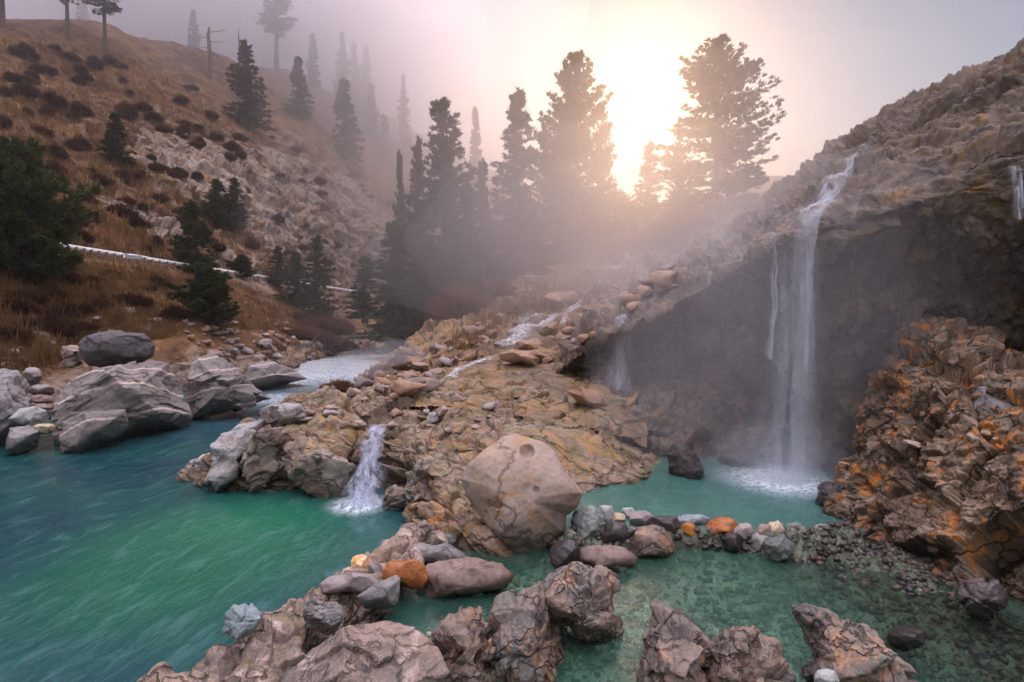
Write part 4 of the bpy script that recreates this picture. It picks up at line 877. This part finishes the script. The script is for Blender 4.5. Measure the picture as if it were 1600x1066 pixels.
# ================================================================== TREES
def conifer(seed, H, Rr, clear, kind='pine', dens=1.0, blade=.42, bw=.042):
    r_ = np.random.default_rng(seed); cs, ds = [], []; limbs = []
    z = clear * H; lean = r_.normal(size=2) * .01 * H
    ph = r_.uniform(0, 6.28, 4)
    while z < H * .985:
        t = (z - clear * H) / (H * (1 - clear)); nb = r_.integers(4, 7)
        for b in range(nb):
            if r_.random() < .14: continue
            az = r_.uniform(0, 6.283)
            if kind == 'pine': pr = (1 - t ** 1.5) ** .8 * (.5 + .5 * min(1, t / .22)) + .05; el = -.25 + 1.0 * t
            elif kind == 'fir': pr = (1 - t) ** .85 + .03; el = -.3 + .8 * t
            else: pr = math.sin(math.pi * (.25 + .72 * t)) * .95 + .06; el = .1 + .9 * t
            lump = 1 + .33 * math.sin(2 * az + ph[0] + 5 * t) * math.sin(7 * t + ph[1]) + .22 * math.sin(11 * t + az + ph[2])
            L_ = Rr * pr * lump * r_.uniform(.62, 1.12)
            if L_ < .15: L_ = .15
            d0 = np.array([math.cos(az) * math.cos(el), math.sin(az) * math.cos(el), math.sin(el)])
            o0 = np.array([lean[0] * t, lean[1] * t, z]); n = max(2, int(L_ / .33 * dens)); lat = np.array([-math.sin(az), math.cos(az), 0])
            limbs.append((o0, o0 + d0 * L_ * .9 + np.array([0, 0, .12 * L_])))
            for s in np.linspace(.18, 1, n):
                up = (.22 if kind != 'fir' else .12) * L_ * s * s
                for rep in range(3 if s > .4 else 2):
                    c = o0 + d0 * L_ * s + np.array([0, 0, up]) + lat * r_.normal() * .17 * L_ * (1.1 - s * .5) + r_.normal(size=3) * .07
                    cs.append(c); ds.append(d0 + np.array([0, 0, .5 if kind != 'fir' else .1]) + lat * r_.normal() * .5)
        z += r_.uniform(.7, 1.3) * (.30 if kind == 'fir' else .36) * (H / 15) ** .5 / dens ** .5
    for s in np.linspace(.9, 1, 10): cs.append(np.array([lean[0], lean[1], H * s])); ds.append(np.array([r_.normal() * .3, r_.normal() * .3, 1.]))
    cs = np.array(cs); ds = np.array(ds); ds /= np.linalg.norm(ds, axis=1, keepdims=True); nb = 14
    c = np.repeat(cs, nb, 0); dd = np.repeat(ds, nb, 0) + r_.normal(size=(len(cs) * nb, 3)) * .55; dd /= np.linalg.norm(dd, axis=1, keepdims=True)
    ln = blade * r_.uniform(.6, 1.15, (len(c), 1)); pv = np.cross(dd, r_.normal(size=dd.shape)); pv /= np.linalg.norm(pv, axis=1, keepdims=True) + 1e-9
    c = c + r_.normal(size=c.shape) * .05
    V = np.stack([c - dd * ln * .25, c + dd * ln * .35 + pv * bw, c + dd * ln * .75, c + dd * ln * .35 - pv * bw], 1).reshape(-1, 3)
    crown = mesh_np('crown', V, np.arange(len(V)).reshape(-1, 4), 4, smooth=False); crown.materials.append(M['fir' if kind == 'fir' else 'pine'])
    # trunk with limbs
    TV, TF = [], []
    def tube(pts, rad, ns):
        b0 = sum(len(a) for a in TV)
        for p, rr in zip(pts, rad):
            a = np.linspace(0, 2 * np.pi, ns, endpoint=False); TV.append(np.stack([p[0] + rr * np.cos(a), p[1] + rr * np.sin(a), np.full(ns, p[2])], 1))
        for k in range(len(pts) - 1):
            for j in range(ns): TF.append((b0 + k * ns + j, b0 + k * ns + (j + 1) % ns, b0 + (k + 1) * ns + (j + 1) % ns, b0 + (k + 1) * ns + j))
    zs = np.linspace(-.6, H * .97, 14)
    tube([np.array([lean[0] * max(0, q_) / H, lean[1] * max(0, q_) / H, q_]) for q_ in zs], [H * .0165 * (1 - max(0, q_) / H) ** .8 + .025 + (.05 if q_ < .3 else 0) for q_ in zs], 9)
    for a, b in limbs[::2]: tube([a, (a + b) / 2, b], [.045, .03, .012], 4)
    trunk = mesh_np('trunk', np.concatenate(TV), np.array(TF), 4); trunk.materials.append(M['bark'])
    return crown, trunk, H, Rr
PT = {
 'pineA': conifer(1, 17, 2.9, .08, 'pine'), 'pineB': conifer(2, 20, 4.4, .06, 'pine', 1.0, .48, .046), 'pineC': conifer(8, 20, 4.6, .05, 'pine', 1.05, .48, .046),
 'firA': conifer(3, 14, 1.9, .06, 'fir'), 'firB': conifer(4, 12, 1.3, .05, 'fir'), 'tall': conifer(5, 18, 2.4, .42, 'pine'),
 'bushy': conifer(6, 5, 1.7, .03, 'bush', 1.15, .4, .036), 'small': conifer(7, 6.5, 1.6, .04, 'fir', 1.15, .34, .036)}
TK = ['hill', 'slope', 'cliff', 'shelf']
def tree(kind, px, top, base, wpx, label, group, D=None, cat='tree', name=None):
    """stand a tree where the slope is under pixel (px, base); D forces the distance and sinks the foot to the ground there"""
    if D is None:
        h = hit(px, base, TK)
        if h is None: h = P(px, base, 120)
    else:
        h = P(px, base, D); z = drop(h[0], h[1], TK)
        if z is not None: h = np.array([h[0], h[1], z])
    D = float((h - CAM) @ FW); crown, trunk, H, Rr = PT[kind]
    topz = P(px, top, D)[2]; Ht = max(1.5, topz - h[2]); wd = wpx / F * D
    o = bpy.data.objects.new(name or ('fir_tree' if kind[0] in 'fs' else 'pine_tree'), None); COL.objects.link(o)
    o.empty_display_size = .3; o.location = h; o.rotation_euler = (0, 0, random.uniform(0, 6.28)); sx = wd / (2 * Rr * .84); o.scale = (sx, sx, Ht / H)
    tag(o, label, cat, group); link('crown', crown, None, o); link('trunk', trunk, None, o)
    return o
g1 = 'big conifers around the low sun'
tree('pineA', 697, 166, 505, 128, 'tall ragged pine left of the low sun, nearest the river bend', g1, 48)
tree('firA', 797, 147, 450, 88, 'slim pointed conifer between the ragged pine and the sunlit pair', g1, 58)
tree('pineB', 902, 93, 430, 122, 'large glowing pine just left of the sun', g1, 55)
tree('pineA', 884, 104, 430, 70, 'narrow second top crowding the left of the glowing pine', g1, 60)
tree('pineC', 1116, 64, 400, 158, 'largest broad pine right of the sun', g1, 50)
tree('pineA', 940, 165, 420, 44, 'thin airy pine against the sun glare', g1, 66)
tree('firA', 1006, 226, 400, 50, 'short faint conifer in the gap below the sun', g1, 80)
tree('pineA', 1058, 200, 400, 40, 'ragged pine just left of the largest broad one', g1, 60)
tree('firA', 650, 224, 480, 50, 'dark pointed conifer beside the ragged pine', g1, 60)
tree('firB', 625, 244, 470, 26, 'thin spire conifer left of the dark pointed one', g1, 66)
tree('firB', 756, 254, 470, 34, 'small spire between the ragged pine and the slim conifer', g1, 58)
tree('pineA', 850, 200, 450, 52, 'small pine at the left foot of the glowing pine', g1, 58)
tree('firA', 735, 315, 490, 60, 'bushy conifer low between ragged pine and slim conifer', g1, 52)
tree('pineA', 826, 330, 470, 80, 'hazy round topped pine behind the wooden stand', g1, 56)
tree('pineB', 960, 300, 430, 110, 'wide hazy pine below the sun', g1, 62)
tree('pineA', 1060, 300, 400, 90, 'low hazy pine below the largest broad pine', g1, 52)
g2 = 'conifers by the river bend'
tree('firA', 628, 350, 510, 88, 'dark conifer at the river bend, left of the ragged pine', g2, 44)
tree('firA', 668, 370, 520, 80, 'dark conifer in front of the ragged pine foot', g2, 42)
tree('firB', 570, 402, 500, 48, 'dark conifer at the water bend beside the road end', g2, 50)
tree('small', 720, 400, 510, 70, 'dark bushy conifer right of the ragged pine foot', g2, 44)
tree('small', 760, 420, 490, 70, 'low hazy conifer left of the wooden stand', g2, 48)
g3 = 'small pines on the bank below the slope'
tree('firA', 493, 370, 492, 52, 'tall pine beside the road end, darkest of its cluster', g3, 52)
tree('small', 463, 395, 478, 44, 'middle pine of the cluster beside the road end', g3, 53)
tree('firB', 435, 386, 446, 30, 'thin left pine of the cluster beside the road end', g3)
tree('bushy', 325, 428, 508, 74, 'round green pine below the road, nearest the scree', g3)
tree('small', 302, 316, 422, 60, 'green pine standing just above the road', g3)
tree('small', 341, 282, 352, 42, 'left tree of the green pair on the pale outcrop', g3)
tree('firB', 368, 279, 348, 32, 'right tree of the green pair on the pale outcrop', g3)
tree('bushy', 378, 402, 434, 34, 'little round pine bush above the road', g3)
tree('firB', 180, 178, 252, 34, 'small olive green pine alone on the upper left slope', g3)
tree('bushy', 38, 240, 440, 130, 'big dark pine at the left edge', g3)
tree('small', -20, 210, 420, 110, 'dark pine cut by the left edge', g3)
g4 = 'conifers in the fog on the ridge slope'
tree('firA', 390, 66, 205, 54, 'dark layered fir on the open slope, tallest below the ridge', g4)
tree('firB', 469, 92, 184, 30, 'slim fir right of the dark layered fir', g4)
tree('firB', 541, 127, 252, 40, 'dark spire fir on the edge of the foggy slope', g4)
tree('firB', 581, 134, 218, 22, 'thin foggy fir right of the dark spire', g4)
tree('firB', 600, 180, 245, 24, 'short foggy fir below the thin one', g4)
tree('firB', 535, 54, 170, 22, 'faint fir high in the fog, left of a close trio', g4)
tree('firB', 554, 70, 180, 22, 'faint fir high in the fog, middle of a close trio', g4)
tree('firB', 572, 76, 190, 22, 'faint fir high in the fog, right of a close trio', g4)
tree('tall', 432, -25, 112, 50, 'tall foggy pine with a bare lower trunk on the ridge', g4)
tree('firB', 303, 18, 78, 18, 'small faint fir on the ridge line', g4, 112)
tree('firA', 136, 3, 60, 34, 'pale foggy fir just behind the ridge', g4, 112)
tree('tall', 165, -60, 84, 44, 'bare trunked pine on the upper left ridge, right of the three', g4)
tree('tall', 106, -75, 60, 42, 'bare trunked pine on the upper left ridge, middle of the three', g4)
tree('tall', 4, -80, 40, 50, 'bare trunked pine cut by the top left corner', g4)
tree('firB', 742, 172, 300, 24, 'ghostly fir in the fog above the ragged pine', g4, 150)
tree('firB', 632, 120, 240, 20, 'ghostly fir above the thin spire conifer', g4, 150)
tree('firB', 490, 55, 140, 20, 'ghostly fir near the vanishing ridge', g4)
# snag: dead broken pine on the ridge
def snag():
    h = hit(328, 124, TK); o = bpy.data.objects.new('dead_tree', None); COL.objects.link(o); o.location = h
    D_ = float((h - CAM) @ FW); Hs = P(328, 44, D_)[2] - h[2]
    tag(o, 'dead broken snag with bare side branches on the foggy slope', 'tree')
    def tube(name, pts, rad, ns=7):
        V, Fc = [], []
        for p, r_ in zip(pts, rad):
            for j in range(ns):
                a = 6.283 * j / ns; V.append((p[0] + r_ * math.cos(a), p[1] + r_ * math.sin(a), p[2]))
        for k in range(len(pts) - 1):
            for j in range(ns): Fc.append((k * ns + j, k * ns + (j + 1) % ns, (k + 1) * ns + (j + 1) % ns, (k + 1) * ns + j))
        link(name, mesh_np(name, np.array(V), np.array(Fc), 4), M['bark'], o)
    tube('trunk', [(0, 0, -.5), (.1, 0, Hs * .5), (-.1, 0, Hs * .85), (.15, 0, Hs)], [.4, .32, .24, .1])
    tube('trunk', [(4.6, .5, Hs * .25), (4.7, .5, Hs * .6), (4.6, .5, Hs * .98)], [.18, .14, .05])
    for z_, s_, r2_ in ((.9, 1, .1), (.72, 1, 0), (.6, -1, .1), (.5, 1, -.3), (.4, 1, -.35), (.8, -1, .05), (.55, 1, -.5)):
        tube('branch', [(0, 0, Hs * z_), (s_ * 1.2, .2, Hs * (z_ + r2_ * .2)), (s_ * 2.6, .3, Hs * (z_ + r2_ * .55))], [.14, .1, .03], 5)
snag()

# shrubs
def shrub_mesh(seed, n, mat, spread=1.0):
    r_ = np.random.default_rng(seed); a = r_.uniform(0, 6.283, n); rr = np.sqrt(r_.random(n)) * .5; z0 = r_.random(n) * .35
    lob = 1 + .35 * np.sin(3 * a + seed) + .2 * np.sin(5 * a)
    c = np.stack([rr * np.cos(a) * lob, rr * np.sin(a) * lob, z0 * (1 - rr)], 1)
    d = np.stack([np.cos(a) * rr * 1.6 * spread, np.sin(a) * rr * 1.6 * spread, np.full(n, .8)], 1) + r_.normal(size=(n, 3)) * .35; d /= np.linalg.norm(d, axis=1, keepdims=True)
    ln = r_.uniform(.25, .6, (n, 1)) * (1.15 - rr[:, None]); pv = np.cross(d, r_.normal(size=(n, 3))); pv /= np.linalg.norm(pv, axis=1, keepdims=True)
    V = np.stack([c - pv * .022, c + pv * .022, c + d * ln], 1).reshape(-1, 3)
    me = mesh_np('shrub', V, np.arange(len(V)).reshape(-1, 3), 3, smooth=False); me.materials.append(M[mat]); return me
SH = {m: [shrub_mesh(k * 7 + 3, 2600, m) for k in range(3)] for m in ('brush', 'redbrush')}
def shrubs(n, poly, keys, mat, size, label, group, seed, zs=(.6, 1.0)):
    r_ = random.Random(seed); k = t = 0; xs = [a for a, b in poly]; ys = [b for a, b in poly]
    while k < n and t < n * 40:
        t += 1; x, y = r_.uniform(min(xs), max(xs)), r_.uniform(min(ys), max(ys))
        if not inpoly(np.array([x]), np.array([y]), poly)[0]: continue
        h = hit(x, y, keys); h2 = hit(x, y)
        if h is None or np.linalg.norm(h - h2) > .3 or abs(h[2] - zr) < .6: continue
        o = bpy.data.objects.new('shrub', r_.choice(SH[mat])); COL.objects.link(o); s = r_.uniform(*size)
        o.location = h - np.array([0, 0, .08]); o.scale = (s * r_.uniform(.8, 1.3), s, s * r_.uniform(*zs)); o.rotation_euler = (0, 0, r_.uniform(0, 6.28))
        tag(o, label, 'shrub', group); k += 1
shrubs(70, [(0,70),(200,80),(380,180),(560,270),(620,330),(480,300),(300,230),(150,190),(0,180)], ['hill'], 'brush', (.7, 1.5), 'dark leafless shrub dotted on the high brown slope', 'shrubs on the high slope', 11, (1.0, 1.6))
shrubs(60, [(0,190),(200,230),(350,280),(600,380),(540,430),(300,400),(110,380),(0,350)], ['hill'], 'brush', (.6, 1.3), 'dark shrub among pale outcrops above the road', 'shrubs above the road', 12, (1.0, 1.6))
shrubs(40, [(0,400),(110,410),(280,440),(300,500),(160,500),(60,540),(0,540)], ['hill'], 'brush', (.5, 1.25), 'dark brown shrub on the bank below the road', 'shrubs below the road', 13)
shrubs(14, [(450,490),(560,490),(570,540),(500,545),(460,520)], ['hill'], 'redbrush', (1.2, 2.2), 'red brown leafless willow by the river bend', 'willows by the river bend', 14, (.8, 1.2))
shrubs(20, [(600,450),(820,430),(840,450),(740,490),(690,530),(600,540)], ['slope', 'hill'], 'redbrush', (1.3, 2.4), 'hazy red brown willow under the conifers', 'willows under the conifers', 15, (.8, 1.3))
shrubs(26, [(850,400),(980,370),(1100,330),(1180,310),(1100,370),(980,400),(880,440)], ['slope', 'cliff'], 'redbrush', (1.0, 2.0), 'hazy brown shrub on the glowing slope below the sun', 'shrubs below the sun', 16, (.7, 1.1))
shrubs(9, [(490,600),(560,585),(640,555),(640,575),(560,610),(500,620)], ['shelf', 'slope'], 'redbrush', (.35, .7), 'brown grassy clump on the river side of the rock shelf', 'clumps on the shelf edge', 17)
# dry grass
def grass(n, poly, keys, hgt, label, seed, mat='grass', wdt=.03):
    r_ = np.random.default_rng(seed); P0 = []; xs = [a for a, b in poly]; ys = [b for a, b in poly]
    X = r_.uniform(min(xs), max(xs), n); Y = r_.uniform(min(ys), max(ys), n); ins = inpoly(X, Y, poly)
    for x, y in zip(X[ins], Y[ins]):
        h = hit(x, y, keys)
        if h is None or h[2] < .5 or abs(h[2] - zr) < .5: continue
        if keys == ['hill'] and any(np.linalg.norm(h - c_) < r_0 * .85 for c_, r_0 in rockc): continue
        P0.append(h)
    p = np.repeat(np.array(P0), 7, 0); m = len(p); p = p + r_.normal(size=(m, 3)) * np.array([.22, .22, .02]) - np.array([0, 0, .05])
    d = r_.normal(size=(m, 3)) * .3 + np.array([0, -.1, 1.]); d /= np.linalg.norm(d, axis=1, keepdims=True); l_ = hgt * r_.uniform(.4, 1.2, (m, 1))
    a = r_.uniform(0, 6.28, m); pv = np.stack([np.cos(a), np.sin(a), 0 * a], 1) * wdt
    V = np.stack([p - pv, p + pv, p + d * l_], 1).reshape(-1, 3)
    me = mesh_np('dry_grass', V, np.arange(len(V)).reshape(-1, 3), 3, smooth=False)
    tag(link('dry_grass', me, M[mat]), label, 'grass', kind='stuff')
grass(19000, [(-330,300),(-40,340),(120,400),(400,450),(520,480),(480,520),(300,515),(120,560),(-40,590),(-330,640)], ['hill'], .5, 'tufts of golden dry grass on the left bank', 21)
grass(11500, [(-330,-40),(-40,60),(200,80),(400,200),(600,330),(560,440),(400,430),(100,385),(-40,350),(-330,310)], ['hill'], .7, 'thin dry grass over the brown hillside', 22, wdt=.05)
grass(2600, [(700,540),(800,450),(900,430),(980,400),(1000,430),(900,480),(800,500),(740,545)], ['slope'], .4, 'orange dry grass on the stream slope', 23, wdt=.03)

# ================================================================== ROAD RAIL, STAND
def rail():
    pts_ = []
    for x in np.linspace(96, 556, 40):
        y = 397 + (x - 110) * 60 / 440; h_ = hit(x, y + 2, ['hill']); pts_.append(h_ + np.array([0, -.3, .45]))
    pts_ = np.array(pts_)
    o = bpy.data.objects.new('guard_rail', None); COL.objects.link(o); o.location = pts_[0]
    tag(o, 'long pale guard rail along the road across the brown slope', 'guard rail')
    V, Fc = [], []
    for p in pts_:
        r_ = p - pts_[0]
        for dy, dz in ((0, -.16), (-.08, -.08), (0, 0), (-.08, .08), (0, .16), (.05, .16), (.05, -.16)): V.append(r_ + np.array([dy * .6, dy, dz]))
    for k in range(len(pts_) - 1):
        for j in range(7): Fc.append((k * 7 + j, k * 7 + (j + 1) % 7, (k + 1) * 7 + (j + 1) % 7, (k + 1) * 7 + j))
    m, nt = new_mat('galvanised_rail'); pb = mk(nt, 'ShaderNodeBsdfPrincipled', None, Base_Color=mix(nt, smooth(nt, noise(nt, coords(nt), 2.0), .35, .65), (.62,.62,.62), (.8,.79,.78)), Roughness=.5, Metallic=.2); mk(nt, 'ShaderNodeOutputMaterial', None, Surface=pb.outputs[0])
    link('rail', mesh_np('rail', np.array(V), np.array(Fc), 4, False), m, o)
    bm = bmesh.new(); bmesh.ops.create_cube(bm, size=1); bmesh.ops.scale(bm, vec=(.09, .12, .8), verts=bm.verts); bmesh.ops.bevel(bm, geom=bm.edges[:], offset=.02, segments=1)
    me = bpy.data.meshes.new('post'); bm.to_mesh(me); bm.free(); me.materials.append(M['wood'])
    for k in range(0, len(pts_) - 1): link('post', me, None, o, pts_[k] - pts_[0] + np.array([.1, .2, -.35]))
rail()
def roadstrip():
    a, b, V = [], [], []
    xs = np.linspace(40, 580, 60)
    S = np.stack([[G(x, 397 + (x - 110) * 60 / 440, zr + .05) + np.array([-k * .6, k, 0]) for x in xs] for k in (0.35, 2.0, 4.5)])
    m = rockmat('road_asphalt', (.06,.055,.055), (.075,.07,.068), (.05,.048,.046), 1, rand=False)
    struct(sheet('road', S, m))
roadstrip()
def stand():
    h = hit(832, 467, TK); D_ = float((h - CAM) @ FW); u = D_ / F * 1.25
    o = bpy.data.objects.new('wooden_stand', None); COL.objects.link(o); o.location = h
    tag(o, 'small wooden stand of two posts under a plank roof beside the stream', 'stand')
    def boxm(name, sx, sy, sz, loc, rx=0):
        bm = bmesh.new(); bmesh.ops.create_cube(bm, size=1); bmesh.ops.scale(bm, vec=(sx, sy, sz), verts=bm.verts); bmesh.ops.bevel(bm, geom=bm.edges[:], offset=min(sx, sy, sz) * .12, segments=1)
        me = bpy.data.meshes.new(name); bm.to_mesh(me); bm.free(); c = link(name, me, M['wood'], o, loc); c.rotation_euler[0] = rx
    for s in (-7.5, 7.5): boxm('post', 2.2 * u, 2.2 * u, 29 * u, (s * u, 0, 12 * u))
    boxm('roof', 23 * u, 16 * u, 3 * u, (0, 0, 26.5 * u), .12); boxm('crossbar', 14 * u, 1.5 * u, 2 * u, (0, 0, 20 * u))
stand()
# plank bench / log pile left of the stand
h = hit(800, 462, TK)
rock('log', 'weathered log lying left of the wooden stand', [(788,462),(792,456),(818,452),(822,456),(815,462),(795,465)], float((h - CAM) @ FW), .35, M['wood'], 777, 'log', lvl=4, amp=.05)

# ================================================================== HAZE AND STEAM
def boxobj(name, lo, hi, mat):
    bm = bmesh.new(); bmesh.ops.create_cube(bm, size=1); me = bpy.data.meshes.new(name); bm.to_mesh(me); bm.free()
    o = link(name, me, mat); o.location = [(a + b) / 2 for a, b in zip(lo, hi)]; o.scale = [b - a for a, b in zip(lo, hi)]; return o
hz = boxobj('haze', (-760, -70, -4), (760, 960, 74), volmat('morning_haze', HAZE_D, (.97,.94,.95), .88)); tag(hz, 'thin backlit morning fog filling the valley', 'haze', kind='stuff')
def steam(c, r, dens, seed, label):
    V, Fc = ico(4); n = fbm(V * 1.3 + seed, 3, seed)
    me = mesh_np('steam', V * np.array(r) * (1 + .3 * n[:, None]), Fc, 3)
    tag(link('steam', me, volmat('steam', dens, (.95,.93,.98), .3), loc=c), label, 'steam', kind='stuff')
def bank(c, r, dens, seed, label, g=.55):
    V, Fc = ico(4); n = fbm(V * 1.1 + seed, 3, seed)
    me = mesh_np('fog_bank', V * np.array(r) * (1 + .25 * n[:, None]), Fc, 3)
    tag(link('fog_bank', me, volmat('fog_bank', dens, (.96,.93,.95), g), loc=c), label, 'fog', kind='stuff')
for k_, (f_, d_) in enumerate(((1.25, .008), (1.0, .018), (.75, .024), (.5, .024))):
    bank((-78 - 4 * k_, 166 + 4 * k_, 66 + 2 * k_), (78 * f_, 86 * f_, 62 * f_), d_, 5 + 3 * k_, 'layer of the fog swallowing the upper ridge and its trees')
for k_, (f_, d_) in enumerate(((1.35, .008), (1.08, .018), (.82, .024), (.56, .026))):  # added mist thickens the slope haze, standing in for lens glare around the sun
    bank(P(975, 362, 24), (11 * f_, 9 * f_, 5.6 * f_), d_, 6 + 4 * k_, 'layer of mist added over the stream slope for the golden sun glare before the big conifers', .78)
steam(P(1330, 430, 10.6), (3.2, 1.2, 2.4), .05, 7, 'faint steam over the dark hollow right of the tall waterfall')
steam(P(1190, 560, 11.6), (3.4, 1.5, 3.2), .09, 1, 'steam hanging in front of the dark cliff and tall waterfall')
steam(P(1210, 715, 11.0), (1.5, .8, .7), .16, 2, 'steam billowing where the tall waterfall meets the pool')
steam(P(1080, 470, 20), (5, 4, 3), .025, 3, 'steam drifting over the slope left of the cliff')
steam(P(610, 575, 24), (2.2, 1.6, 1.1), .10, 4, 'wisp of steam above the river bend')
